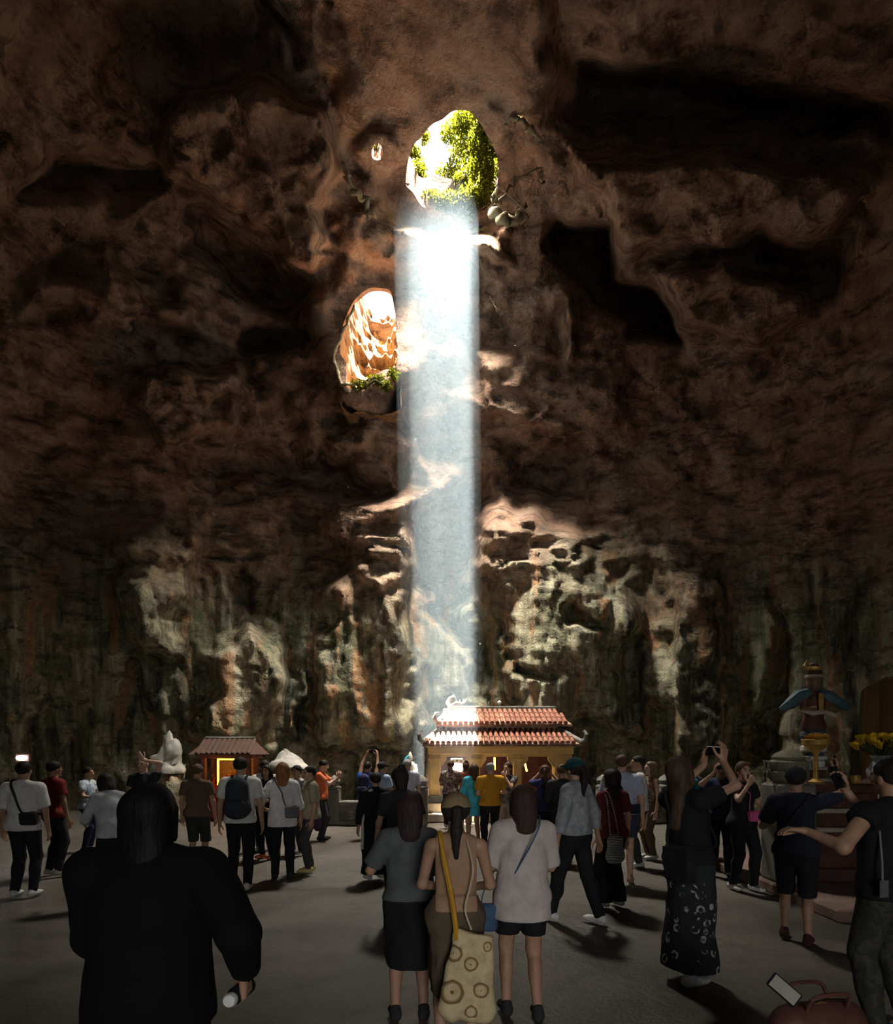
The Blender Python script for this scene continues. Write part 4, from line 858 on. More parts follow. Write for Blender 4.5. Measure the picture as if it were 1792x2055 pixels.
    # hands with five fingers
    for S_, el, w, f, n, cu, sg in A:
        t = nrm(np.cross(f, n))*sg
        cen = w+f*.085+n*.02; G = Field(cen-.125, cen+.125, hf)
        G.cone(w-nrm(w-el)*.05, w+f*.01, .027, .024, .01, None)
        for lat_, ln, r in ((.030, .070, .0085), (.010, .079, .009), (-.010, .073, .0086), (-.029, .058, .0076)):
            mc = w+f*.092+t*lat_-n*.002*abs(lat_)*30; G.cone(w+f*.012+t*lat_*.55, mc, .017, .0125, .012)
            p = mc; ang = .15+cu*.45
            for fr, dr in ((.45, 1), (.30, .92), (.25, .84)):
                dv = f*math.cos(ang)+n*math.sin(ang); p2 = p+dv*ln*fr; G.cone(p, p2, r*dr, r*dr*.93, .003); p = p2; ang += cu*.62
        tb = w+f*.028+t*.024+n*.006; d1 = nrm(f*.55+t*.75+n*(.15+.5*cu)); p1 = tb+d1*.042; d2 = nrm(f*.85+t*.35+n*(.15+.55*cu)); p2 = p1+d2*.032; d3 = nrm(f*.95+t*.1+n*(.1+.6*cu)); p3 = p2+d3*.026
        G.cone(tb, p1, .0145, .0115, .008); G.cone(p1, p2, .0112, .0098, .003); G.cone(p2, p3, .0096, .0082, .003); parts.append(G.mesh())
    o = 0; VV = []; FF = []; MI = []
    for q, (a, b) in enumerate(parts):
        VV.append(a); FF.append(b+o); o += len(a); mi = np.zeros(len(b), np.int32)
        if q == 1:
            cl = (a[b].mean(1)-hc_) @ HR_; mi[(np.abs(cl[:, 0]) < .021) & (cl[:, 1] > .079) & (cl[:, 2] < -.043) & (cl[:, 2] > -.062)] = 1
            mi[(np.abs(np.abs(cl[:, 0])-.032) < .017) & (cl[:, 1] > .072) & (cl[:, 2] > .027) & (cl[:, 2] < .038)] = 2
        MI.append(mi)
    me = mesh_np('body', np.vstack(VV), np.vstack(FF)); sm, lm_ = skin_mat(skin); hmx = hair_mat(hc if hair != 'bald' else BROWNH)
    for m in (sm, lm_, hmx): me.materials.append(m)
    me.polygons.foreach_set('material_index', np.concatenate(MI)); link('body', me, None, e)
    if faceon:
        for sg in (-1, 1):
            ev = MB().lathe([(.001, -.011), (.008, -.008), (.011, 0), (.008, .008), (.001, .011)], 10); ob = ev.build('eye', EYEM, e, True); ob.location = Hd((sg*.031, .081, .010))
    def part(name, Fd, mat, amp=0.006):
        Vv, Fq = Fd.mesh()
        if len(Vv) == 0: return None
        return link(name, mesh_np(name, fold(Vv, amp, seed), Fq), mat, e)
    # hair
    if hair != 'bald':
        HFd = Field(hc_-np.array([.22, .24, .55 if hair in ('long', 'wavy', 'ponytail') else .24]), hc_+np.array([.22, .24, .30]), hh if hair not in ('long', 'wavy') else hh*1.15); g = .012 if hair in ('short', 'buzz') else .017
        if hair == 'buzz': g = .007
        HFd.ell(Hd((0, -.016, .036)), (.077+g, .093+g, .084+g), .0, HR_)
        fr = HR_ @ nrm([0, 1, -.55]); HFd.cut(Hd((0, .052, .038)), fr)                         # hairline
        if hair in ('short', 'buzz'): HFd.cut(Hd((0, -.09, -.045)), HR_ @ nrm([0, .55, -1]))
        if hair in ('bob', 'long', 'wavy'):
            L = {'bob': .15, 'long': .34, 'wavy': .36}[hair]; end = hc_+HR_ @ np.array([0, -.055, -.02])+np.array([0, -.03, -L]); 
            HFd.cone(Hd((0, -.05, .02)), Hd((0, -.05, -.08)), .098, .092, .03, (HR_ @ np.array([0, 1., 0]), 1.25)); HFd.cone(Hd((0, -.06, -.06)), end, .088, .05 if hair != 'bob' else .085, .03, (HR_ @ np.array([0, 1., 0]), 1.7))
            for sg in (-1, 1): HFd.cone(Hd((sg*.076, .005, .02)), Hd((sg*.078, .0, -.08)), .026, .024, .02)
            HFd.cut(Hd((0, .058, 0)), HR_ @ np.array([0, 1., -.2]))
        if hair == 'ponytail': HFd.ell(Hd((0, -.10, .02)), (.03, .03, .03), .02); HFd.cone(Hd((0, -.12, .02)), Hd((0, -.15, -.10)), .034, .036, .02); HFd.cone(Hd((0, -.15, -.10)), hc_+HR_ @ np.array([0, -.13, -.16])+np.array([0, 0, -.12]), .036, .015, .02)
        if hair == 'bun': HFd.ell(Hd((.0, -.06, .125)), (.045, .045, .04), .015); HFd.cone(Hd((0, -.055, .0)), Hd((0, -.06, -.09)), .088, .07, .03, (HR_ @ np.array([0, 1., 0]), 1.4))
        if cap is not None: HFd.cut(Hd((0, 0, .035)), HR_ @ nrm([0, .18, 1]))
        part('hair', HFd, hair_mat(hc), .013 if hair == 'wavy' else .010 if hair in ('short', 'bun') else .007)
    if cap is not None:
        CF = Field(hc_-.22, hc_+.24, hh); CF.ell(Hd((0, -.014, .036)), (.099, .117, .102), 0, HR_); CF.cut(Hd((0, 0, .022)), HR_ @ nrm([0, -.18, -1])); cp = part('cap', CF, cloth(cap), .002)
        if cp:
            br = MB(); n = 12; v = [Vector(Hd((.085*math.sin(a)*1.0, .07+.10*max(0, math.cos(a)), .046-.02*max(0, math.cos(a))+dz))) for dz in (0, .007) for a in np.linspace(-math.pi/2, math.pi/2, n)]
            br.add(v, [tuple(range(n-1, -1, -1)), tuple(range(n, 2*n))]+[(i, (i+1) % n, n+(i+1) % n, n+i) for i in range(n)]); br.build('cap_brim', cloth(cap), cp)
            MB().lathe([(.012, -.006), (.012, .004), (.003, .008)], 10, tuple(Hd((0, -.014, .137)))).build('cap_button', cloth(cap), cp)
    # clothes
    BF_ = None
    if bot is not None:
        if blen in ('long', 'crop', 'shorts', 'knee'):
            zc = {'long': .055, 'crop': .20, 'shorts': .60, 'knee': .44}[blen]
            BF_ = Field(lo, hi, h); BF_.cone((0, -.005, .90), (0, -.005, 1.0), (.150 if fem else .142)*W+.018, (.138 if fem else .138)*W+.016, .04, ((0, 1, 0), 1.25)); legs(BF_, .020 if blen == 'long' else .028, .02, False, flare); BF_.cut((0, 0, zc), (0, 0, -1)); BF_.cut((0, 0, 1.05), (0, 0, 1)); part('trousers' if blen in ('long', 'crop') else 'shorts', BF_, bot, .007)
        else:
            zc = {'skirt': .40, 'maxi': .10, 'mini': .62}[blen]; BF_ = Field(lo, hi, h)
            BF_.cone((0, -.005, .90), (0, -.005, 1.02), (.150 if fem else .142)*W+.02, .13*W+.02, .04, ((0, 1, 0), 1.25)); BF_.cone((0, -.01, .90), (0, stance[0]*.3+stance[1]*.3, zc-.1), .148*W, (.205 if blen == 'maxi' else .165)*W+flare, .04, ((0, 1, 0), 1.2)); legs(BF_, .022, .05, False); BF_.cut((0, 0, zc), (0, 0, -1)); BF_.cut((0, 0, 1.05), (0, 0, 1)); part('skirt', BF_, bot, .014)
    if top is not None:
        TF = Field(lo, hi, h); torso(TF, .014+loose*.4, .04, hem < .98)
        if loose > 0:
            TF.cone(U((0, 0, 1.22)), U((0, 0, max(hem, .9)-.03)), (.125 if fem else .138)*W+loose, (.135 if fem else .142)*W+loose, .04, (ya, 1.25))
            if hem < .88: TF.cone((0, -.005, .92), (0, -.005, hem-.1), .145*W+loose, .150*W+loose+.02, .04, ((0, 1, 0), 1.2))
        if BF_ is not None and hem < 1.0: TF.F = np.minimum(TF.F, BF_.F-.012)
        if sleeve > 0: arms_f(TF, .012+loose*.35, .025, sleeve)
        TF.cut(U((0, 0, hem)) if hem > .95 else (0, 0, hem), -za if hem > .95 else (0, 0, -1)); TF.cut(U((0, 0, 1.462+loose*.6)), za)
        if sleeve == 0:
            for q, sg in enumerate((-1, 1)): TF.cut(sh[q]-xa*sg*.03, xa*sg)
        part('top', TF, top, .007)
    for hp, kn, an, sg in Lg:
        SF = Field(an+np.array([-.10, -.16, -.13]), an+np.array([.10, .27, .08]), .0075 if near else .0095); z0 = an[2]-.085
        SF.cone(an+np.array([0, -.045, -.045]), an+np.array([sg*.012, .125, -.058]), .041, .033, .02); SF.cone(an+np.array([0, -.02, -.03]), an+np.array([0, -.012, .0]), .045, .040, .02); SF.ell(an+np.array([sg*.012, .13, -.052]), (.044, .06, .027), .02); SF.cut((0, 0, z0+.002), (0, 0, -1))
        sh_ = part('shoe', SF, cloth(shoe, 'plain'), .001)
    inv = lambda p: Matrix.Translation((x0, y0, 0)) @ Matrix.Rotation(face, 4, 'Z') @ Vector(np.array(p)*sc)
    return dict(e=e, A=A, hc=hc_, HR=HR_, U=U, RU=RU, sc=sc, W=inv, M=Matrix.Translation((x0, y0, 0)) @ Matrix.Rotation(face, 4, 'Z') @ Matrix.Scale(sc, 4), x=x0, y=y0, face=face, sh=sh, Lg=Lg)

# ------------------------------------------------------------------ things people hold or wear
def top_thing(name, P, label, cat, group=None):
    o = empty(name, (0, 0, 0), 0, label, cat, group); o.matrix_world = P['M']; return o
def basis(x, y, z, o): M = Matrix.Identity(4); M.col[0][:3] = x; M.col[1][:3] = y; M.col[2][:3] = z; M.col[3][:3] = o; return M
def cr(P, n=5):                                           # smooth path through points
    P = [np.array(p, float) for p in P]; Q = []
    for i in range(len(P)-1):
        a, b, c, d = P[max(i-1, 0)], P[i], P[i+1], P[min(i+2, len(P)-1)]
        for k in range(n):
            t = k/n; Q.append(.5*(2*b+(c-a)*t+(2*a-5*b+4*c-d)*t*t+(3*b-a-3*c+d)*t**3))
    return Q+[P[-1]]
def phone(P, label, which='both', screen=False):
    G = [a[2]+a[3]*.10+a[4]*.030 for a in P['A']]
    if which == 'both': c = (G[0]+G[1])/2; f = nrm(P['A'][0][3]+P['A'][1][3]); n = nrm(P['RU'] @ np.array([0, 1., .1])); wide = True
    else: a = P['A'][which]; c = G[which]; f = nrm(a[3]); n = a[4]; wide = False
    n = nrm(n-f*(n @ f)); x = np.cross(f, n)
    o = empty('smartphone', (0, 0, 0), 0, label, 'phone', 'phones held up by visitors'); o.matrix_world = P['M'] @ basis(tuple(x), tuple(n), tuple(f), tuple(c))
    w, h = (.075, .037) if wide else (.037, .075)
    MB().box(-w, w, -.005, .005, -h, h, b=.004).build('casing', PHM, o); MB().box(-w+.004, w-.004, -.0062, -.0045, -h+.005, h-.005).build('screen', simple('lit_screen', (.1, .1, .1), .2, 0, 5, 0, emit=(.7, .8, .9), es=.55) if screen else PHM, o)
    MB().box(w-.03, w-.008, .0045, .0075, h-.028, h-.006, b=.001).build('camera_bump', PHM, o); return o
def backpack(P, label, col, sz=1.0, low=0.0):
    o = top_thing('backpack', P, label, 'backpack', 'backpacks'); U = P['U']; m = cloth(col); Fd = Field((-.26, -.48, .78), (.26, .05, 1.56), .016); y = -.215
    Fd.cone(U((0, y, 1.08-low)), U((0, y+.01, 1.32)), .15*sz, .135*sz, .03, (P['RU'] @ np.array([0, 1., 0]), 1.45)); Fd.cone(U((-.05, y, 1.06-low)), U((.05, y, 1.06-low)), .11*sz, .11*sz, .05, (P['RU'] @ np.array([0, 1., 0]), 1.1))
    Vv, Fq = Fd.mesh(); link('pack', mesh_np('pack', Vv, Fq), m, o)
    Fd = Field((-.26, -.50, .78), (.26, .05, 1.5), .014); Fd.cone(U((-.05, y-.10, 1.09-low)), U((.05, y-.10, 1.09-low)), .085, .085, .02, (P['RU'] @ np.array([0, 1., 0]), 2.0)); Vv, Fq = Fd.mesh(); link('pocket', mesh_np('pocket', Vv, Fq), m, o)
    for sg in (-1, 1): MB().tube(cr([U((sg*.075, -.14, 1.38)), U((sg*.09, -.07, 1.458)), U((sg*.10, .02, 1.452)), U((sg*.11, .12, 1.35)), U((sg*.125, .14, 1.22)), U((sg*.165, .03, 1.08)), U((sg*.13, -.12, 1.02))]), .017, 6).build('shoulder_strap', m, o, True)
    MB().tube([U((-.03, -.17, 1.43)), U((0, -.17, 1.48)), U((.03, -.17, 1.43))], .008, 6).build('grab_handle', m, o, True)
    return o
def sling(P, label, col, sg=1, bag=(.10, .035, .08), pos=(.14, -.17, 1.0), strap=None, name='shoulder_bag', tilt=0, g=.0):
    o = top_thing(name, P, label, 'bag', 'bags carried by visitors'); U = P['U']; m = cloth(col); b = np.array(pos)*np.array([sg, 1, 1])
    R = Matrix.Translation(U(b)) @ Matrix.Rotation(tilt, 4, 'Y'); MB().box(-bag[0], bag[0], -bag[1], bag[1], -bag[2], bag[2], R, .02).build('pouch', m, o, True); MB().box(-bag[0]*.96, bag[0]*.96, -bag[1]-.006, -bag[1]+.004, -.01, bag[2]*.9, R, .004).build('flap', m, o)
    k = 1.0 if pos[1] < 0 else -1.0
    MB().tube(cr([U((-sg*.01, -(.165+g)*k, 1.28)), U((-sg*.09, -(.105+g)*k, 1.41+g*.3)), U((-sg*.115, 0, 1.46+g*.6)), U((-sg*.08, (.12+g)*k, 1.38)), U((sg*.05, (.165+g)*k, 1.18)), U((sg*(.17+g), .08*k, 1.02)), U(b+np.array([sg*bag[0]*.7, 0, bag[2]])), U(b+np.array([-sg*bag[0]*.8, 0, bag[2]])), U((-sg*.01, -(.165+g)*k, 1.28))]), .012 if strap is None else strap, 6).build('strap', m, o, True)
    return o
# ------------------------------------------------------------------ the crowd
PI = math.pi
BK = cloth((.016, .015, .017)); BK2 = cloth((.028, .027, .032)); NAVY = cloth((.028, .035, .075)); WHT = cloth((.60, .58, .55)); GRYT = cloth((.085, .092, .095)); CHAR = cloth((.045, .043, .045))
LBLUE = cloth((.33, .42, .56)); BRNC = cloth((.11, .075, .05)); KHAK = cloth((.25, .215, .15)); MARN = cloth((.13, .025, .03)); LILAC = cloth((.52, .48, .56)); TANC = cloth((.17, .13, .085))
WS, DS, OS = (.62, .62, .60), (.03, .03, .032), (.75, .17, .06)
# left side of the floor
p = person('visitor in white shirt with dark shoulder strap beside the flood lamp', 48, 165, 1.63, face=.1, top=WHT, bot=BK, loose=.04, sleeve=.9, hem=.84); sling(p, 'black shoulder bag worn over the white shirt beside the flood lamp', (.02, .02, .02), 1, g=.03)
person('visitor in dark red shirt half hidden beyond the white shirt', 108, 140, 1.62, face=-.5, top=cloth((.22, .03, .03)), bot=BK2, sleeve=.6)
p = person('visitor in pale blue patterned shirt turned sideways near the dark wall', 176, 112, 1.48, face=-PI/2, top=cloth((.28, .36, .48), 'blotch', (.55, .58, .6)), bot=NAVY, arms=('front', 'bend'), sleeve=.6); 
p = person('stooping dark-haired visitor in loose grey shirt carrying a white carrier bag', 226, 172, 1.52, face=.9, lean=.28, fem=True, hair='bob', hpitch=-.25, top=cloth((.34, .35, .36)), bot=BK, arms=('bend', 'down'), sleeve=1.3, loose=.05)
cb = top_thing('carrier_bag', p, 'white plastic carrier bag hanging from the stooping visitor', 'bag', 'bags carried by visitors'); wq = p['A'][1][2]
Fd = Field(wq+np.array([-.14, -.14, -.52]), wq+np.array([.14, .14, .02]), .013); Fd.cone(wq+np.array([0, 0, -.20]), wq+np.array([0, 0, -.38]), .05, .10, .03, ((1, 0, 0), 1.6)); Fd.cone(wq+np.array([0, 0, -.08]), wq+np.array([0, 0, -.22]), .012, .045, .02); Vv, Fq = Fd.mesh(); link('bag', mesh_np('bag', Vv+.01*np.stack([fbm(Vv*14, 2), fbm(Vv*14+9, 2), fbm(Vv*14+5, 2)], -1), Fq), cloth((.52, .52, .54)), cb)
p = person('large dark figure in black puffer jacket seen from behind', 300, 540, 1.62, face=.0, wide=1.18, hair='bob', hc=(.006, .005, .005), top=cloth((.004, .004, .005)), bot=cloth((.004, .004, .005)), loose=.07, sleeve=1.95, hem=.80, arms=('front', ((.36, .03, .97), (0, .25, -1), (-1, .1, 0), 1.0)), res=.012)
bt = top_thing('water_bottle', p, 'dark water bottle with a round white cap held by the black-jacketed figure', 'bottle'); a = p['A'][1]; c0 = a[2]+a[3]*.10+a[4]*.035
RB = Matrix.Translation(tuple(c0)) @ Matrix.Rotation(math.radians(84), 4, 'X')
MB().lathe([(.03, -.14), (.034, -.13), (.034, .03), (.022, .06), (.018, .075)], 18, M=RB).build('bottle', cloth((.02, .02, .03)), bt, True); MB().lathe([(.020, .07), (.027, .076), (.028, .095), (.022, .108), (.006, .112)], 18, M=RB).build('cap', cloth((.6, .6, .58)), bt, True)
p = person('bald visitor facing the camera with one hand at the brow', 288, 128, 1.67, face=PI-.1, skin='pale', hair='bald', top=BK2, bot=BK, arms=((((.09, .16, 1.66)), (-.6, .1, .8), (0, -1, 0), .5), 'down'), faceon=True)
person('visitor in brown T-shirt and dark shorts seen from behind', 396, 134, 1.57, face=.0, hair='short', hc=BROWNH, top=BRNC, bot=cloth((.03, .03, .028)), blen='knee', sleeve=.6, shoe=DS)
p = person('visitor in white T-shirt and black trousers wearing a dark backpack', 482, 156, 1.68, face=.12, top=WHT, bot=BK, sleeve=.7, loose=.04, shoe=WS, stance=(.05, -.08)); backpack(p, 'dark grey backpack on the white T-shirt of a visitor in black trousers', (.035, .04, .048), 1.05)
person('visitor in black top and bright orange shoes facing the camera', 536, 121, 1.53, face=PI-.4, fem=True, hair='long', top=BK2, bot=BK, shoe=OS, arms=('front', 'down'), faceon=True, hyaw=.1)
person('visitor in white long-sleeved shirt behind the orange-shoed visitor', 531, 112, 1.60, face=.4, top=WHT, bot=CHAR, sleeve=1.95)
p = person('ginger-haired visitor in loose white shirt and black trousers', 567, 145, 1.60, face=.25, fem=True, hair='bob', hc=GINGER, top=cloth((.55, .54, .53)), bot=BK, loose=.06, sleeve=1.3, hem=.78, shoe=DS, arms=('hip', 'down'))
sling(p, 'grey crossbody bag on the ginger-haired visitor', (.11, .11, .12), 1, (.10, .04, .085), (.13, -.24, 1.0), g=.05)
person('dark-haired visitor in pale shirt half seen behind the khaki shirt', 596, 116, 1.52, face=PI-.5, top=cloth((.45, .43, .40)), bot=CHAR, faceon=True)
p = person('visitor in khaki shirt with a dark jacket tied round the waist', 622, 136, 1.54, face=PI/2+.5, top=KHAK, bot=cloth((.05, .05, .052)), sleeve=.9, loose=.05, shoe=(.45, .38, .16), faceon=True, stance=(.06, -.05))
Fd = Field((-.3, -.3, .6), (.3, .3, 1.1), .016); Fd.cone((0, 0, .93), (0, 0, 1.0), .175, .165, .02, ((0, 1, 0), 1.2)); Fd.cone((-.12, -.05, .92), (-.14, -.08, .72), .08, .06, .04); Fd.cone((.10, -.08, .92), (.12, -.10, .74), .08, .05, .04); Vv, Fq = Fd.mesh(); link('tied_jacket', mesh_np('tied_jacket', Vv, Fq), cloth((.06, .025, .05)), p['e'])
p = person('visitor in orange shirt looking down at a phone by the balustrade post', 645, 100, 1.60, face=-PI/2, skin='pale', top=cloth((.62, .15, .06)), bot=CHAR, arms=('phone', 'phone'), hpitch=-.3, sleeve=.7, shoe=DS); phone(p, 'lit smartphone in the hands of the orange-shirted visitor', 'both', True)
p = person('visitor in bright blue shirt holding a phone overhead', 738, 98, 1.55, face=-.3, top=cloth((.04, .13, .50)), bot=BK, arms=('over', 'over'), sleeve=.7); phone(p, 'smartphone held overhead by the blue-shirted visitor', 'both'); backpack(p, 'navy backpack on the bright blue shirt', (.04, .04, .09), .95)
person('visitor in dark cap and pale blue shirt beside the bright blue shirt', 767, 104, 1.56, face=-.8, top=LBLUE, bot=CHAR, cap=(.025, .025, .03), arms=('down', 'front'), sleeve=.7)
p = person('visitor in long black robe with a white front edge', 753, 145, 1.46, face=.5, top=cloth((.013, .012, .013)), bot=cloth((.013, .012, .013)), blen='maxi', flare=.05, loose=.05, sleeve=1.8, hem=.75, shoe=WS, hpitch=.05)
MB().tube(cr([p['U']((-.09, -.10, 1.45)), p['U']((-.165, -.04, 1.38)), p['U']((-.20, -.02, 1.2)), (-.215, -.02, 1.0), (-.225, -.02, .75), (-.235, -.02, .5)]), .026, 6).build('robe_edge', cloth((.5, .48, .42)), p['e'], True)
person('visitor with dark hair in a top knot wearing a black top', 804, 195, 1.59, face=.2, fem=True, hair='bun', top=BK2, bot=BK, sleeve=.7, hyaw=.15)
person('grey-haired visitor in pale lilac shirt next to the robed statue', 818, 98, 1.60, face=-.2, hc=GREYH, top=LILAC, bot=CHAR, sleeve=.8)
# before the temple
person('visitor in patterned shirt standing at the sunlit temple bay', 904, 86, 1.55, face=0, hc=BROWNH, top=cloth((.40, .33, .28), 'blotch', (.12, .06, .06)), bot=BK2, arms=('front', 'front'), sleeve=.8, loose=.035)
person('visitor in salmon pink top just outside the sunlit temple bay', 935, 83, 1.52, face=.2, fem=True, hair='bun', hc=BROWNH, top=cloth((.55, .20, .16)), bot=KHAK, sleeve=.6)
p = person('visitor in turquoise jacket next to the mustard shirt', 951, 106, 1.52, face=.3, fem=True, hair='bob', hc=BROWNH, top=cloth((.06, .42, .58)), bot=cloth((.06, .40, .55)), blen='mini', sleeve=1.6, loose=.05, hem=.80, arms=('front', 'hip'))
person('bald visitor in mustard yellow T-shirt with black trousers', 984, 111, 1.56, face=.15, hair='buzz', hc=GREYH, skin='pale', top=cloth((.55, .27, .025)), bot=BK, arms=('front', 'bend'), wide=1.08, sleeve=.7, loose=.035)
person('visitor in mottled grey top with a hand raised to the face', 1019, 106, 1.55, face=PI-.7, fem=True, hair='bun', hc=BROWNH, skin='pale', top=cloth((.22, .20, .19), 'blotch', (.06, .05, .05)), bot=cloth((.42, .33, .28)), arms=('mouth', 'hip'), sleeve=.6, faceon=True)
# the three in front
p = person('visitor in dark grey T-shirt and black knee-length skirt with both hands raised in front', 822, 305, 1.47, face=.12, fem=True, hair='bob', hc=(.030, .018, .018), top=GRYT, bot=cloth((.014, .013, .015)), blen='skirt', sleeve=.85, loose=.045, hem=.92, arms=((.20, .26, 1.20), (-.1, .5, .9), (-1, 0, .1), .9) and (((.17, .26, 1.18), (-.3, .5, .8), (-1, 0, .1), .9), 'front'), shoe=DS, res=.012)
p26 = p = person('visitor in tan baseball cap and skin-toned sleeveless top carrying a printed tote', 915, 345, 1.50, face=-.03, fem=True, hair='ponytail', hc=(.022, .017, .015), cap=(.24, .175, .095), top=cloth((.34, .21, .13)), sleeve=0, hem=.96, loose=0, bot=cloth((.10, .075, .05)), blen='skirt', arms=('front', 'front'), hyaw=.05, shoe=DS, res=.012)
def tote(P):
    o = top_thing('tote_bag', P, 'cream canvas tote with round face prints and mustard strap', 'bag', 'bags carried by visitors'); U = P['U']
    t = NT('printed_canvas'); co = t.coord(); sp = t.n('ShaderNodeSeparateXYZ'); t.l(co, sp.inputs[0]); f = t.noise(co, 16, 4)
    c = t.ramp(f, [(.3, (.40, .31, .17)), (.7, (.56, .46, .28))]); prt = None
    for (x, z, r) in ((-.115, .10, .055), (.0, .045, .045), (-.10, -.13, .075), (.075, -.10, .048), (.09, .16, .03), (.03, -.23, .04)):
        cv = t.n('ShaderNodeCombineXYZ'); t.l(sp.outputs[0], cv.inputs[0]); t.l(sp.outputs[2], cv.inputs[2])
        dn = t.n('ShaderNodeVectorMath', operation='DISTANCE'); t.l(cv.outputs[0], dn.inputs[0]); dn.inputs[1].default_value = (x, 0, z)
        q = t.math('DIVIDE', t.math('ADD', dn.outputs['Value'], t.math('MULTIPLY', t.math('SUBTRACT', f, .5), .03)), r)
        k = t.ramp(t.math('MULTIPLY', q, .5), [(.03, 1), (.06, 0), (.30, 0), (.34, .45), (.42, .95), (.46, .95), (.52, 0)])
        prt = k if prt is None else t.math('MAXIMUM', prt, k)
    c = t.mix(prt, c, (.15, .075, .028)); m = t.out(c, .9, t.bump(t.noise(co, 120, 2), .2, .004), 0, .1)
    Fd = Field((-.26, -.14, -.36), (.26, .14, .33), .011); Fd.cone((-.09, 0, -.24), (.11, 0, -.22), .075, .075, .03, ((0, 1, 0), 1.3)); Fd.cone((-.07, 0, .20), (.07, 0, .23), .055, .055, .03, ((0, 1, 0), 2.2))
    for sg in (-1, 1): Fd.cone((sg*.10, 0, -.22), (sg*.085, 0, .20), .075, .045, .04, ((0, 1, 0), 1.5))
    Fd.cone((0, 0, -.2), (0, 0, .18), .10, .07, .05, ((0, 1, 0), 2.0)); Fd.cut((0, 0, .235), (.12, 0, 1)); Vv, Fq = Fd.mesh(); Vv = Vv+.010*np.stack([fbm(Vv*9, 2), fbm(Vv*9+9, 2), fbm(Vv*9+5, 2)], -1)
    b = link('bag', mesh_np('bag', Vv, Fq), m, o); b.location = (.09, -.25, .63); b.rotation_euler = (-.10, .12, .06)
    MB().tube(cr([U((-.10, .09, 1.34)), U((-.105, .02, 1.445)), U((-.10, -.05, 1.435)), (-.075, -.125, 1.30), (-.03, -.18, 1.10), (.0, -.235, .92), (.01, -.26, .82)]), .018, 6).build('mustard_strap', cloth((.46, .24, .03)), o, True)
    MB().tube(cr([U((.07, -.09, 1.42)), (.11, -.14, 1.25), (.09, -.155, 1.12), (.06, -.20, 1.0), (.10, -.24, .88)]), .006, 6).build('cord', cloth((.5, .42, .30)), o, True)
tote(p26)
p = person('dark-bobbed visitor in oversized off-white T-shirt and black shorts', 1047, 303, 1.52, face=.05, fem=True, hair='bob', hc=(.035, .020, .016), top=cloth((.46, .40, .38)), bot=cloth((.014, .014, .016)), blen='shorts', sleeve=.95, loose=.06, hem=.74, shoe=DS, arms=('front', 'front'), lat=.02, stance=(.05, -.06), res=.012)
sling(p, 'blue denim pouch at the hip of the off-white T-shirt', (.05, .09, .16), -1, (.07, .04, .10), (.25, -.02, .74), .006, g=.055)
# right of the temple
p = person('visitor in navy T-shirt with a ponytail lifting a phone', 1094, 120, 1.53, face=-.15, fem=True, hair='ponytail', hc=BROWNH, top=cloth((.045, .045, .13)), bot=BK, arms=('raise', 'raise'), sleeve=.7); phone(p, 'smartphone lifted by the navy T-shirt with ponytail', 'both')
person('visitor in charcoal top in front of the plain temple pier', 1128, 127, 1.55, face=-.2, hair='short', hc=BROWNH, top=CHAR, bot=BK2, arms=('front', 'front'), sleeve=1.2)
p = person('walking visitor in grey denim jacket and dark teal cap with white sneakers', 1154, 194, 1.68, face=PI/2-.75, fem=True, hair='ponytail', cap=(.012, .05, .055), top=cloth((.20, .215, .235), 'denim', (.38, .39, .40)), bot=BK, sleeve=1.6, loose=.055, hem=.92, shoe=WS, arms=('down', 'behind'), stance=(.22, -.22), hyaw=-.2)
p = person('long-haired visitor in maroon T-shirt and wide black trousers', 1228, 176, 1.55, face=.35, fem=True, hair='long', top=MARN, bot=BK, flare=.035, sleeve=.7, shoe=(.3, .3, .29), hyaw=.5, arms=('front', 'down'))
o_ = top_thing('striped_tote', p, 'black-and-white striped tote slung behind the hip of the maroon T-shirt', 'bag', 'bags carried by visitors'); sm_ = cloth((.55, .54, .50), 'stripe', (.05, .05, .05)); gx, gy = -.11, -.225
Fd = Field((gx-.20, gy-.12, .52), (gx+.20, gy+.12, .98), .013); Fd.cone((gx-.05, gy, .66), (gx+.05, gy, .66), .075, .075, .03, ((0, 1, 0), 1.5)); Fd.cone((gx-.05, gy, .86), (gx+.05, gy, .86), .055, .055, .05, ((0, 1, 0), 2.0)); [Fd.cone((gx+q, gy, .66), (gx+q*.9, gy, .86), .075, .055, .04, ((0, 1, 0), 1.6)) for q in (-.05, .0, .05)]; Vv, Fq = Fd.mesh(); link('bag', mesh_np('bag', Vv, Fq), sm_, o_)
for pts in ([(-.05, -.215, .89), (-.075, -.172, 1.15), (-.10, -.105, 1.37), (-.11, -.01, 1.452), (-.10, .09, 1.38)], [(-.17, -.215, .89), (-.165, -.170, 1.15), (-.15, -.105, 1.35), (-.145, -.01, 1.437), (-.13, .09, 1.36)]): MB().tube(cr(pts), .009, 6).build('handle', sm_, o_, True)
p = person('visitor in pale blue shirt and navy shorts with a dark crossbody strap', 1248, 149, 1.71, face=-.25, skin='pale', hc=BROWNH, top=cloth((.42, .47, .58)), bot=cloth((.035, .04, .07)), blen='shorts', sleeve=.7, loose=.04, hem=.92, shoe=(.22, .13, .09)); sling(p, 'black crossbody pouch on the pale blue shirt', (.02, .022, .03), 1, (.07, .035, .06), (.16, -.20, 1.0), .014, g=.03)
p = person('visitor in white shirt looking sideways next to the pale blue shirt', 1281, 130, 1.69, face=PI/2-.2, top=cloth((.58, .56, .52)), bot=CHAR, sleeve=.9, loose=.04, hyaw=.1)
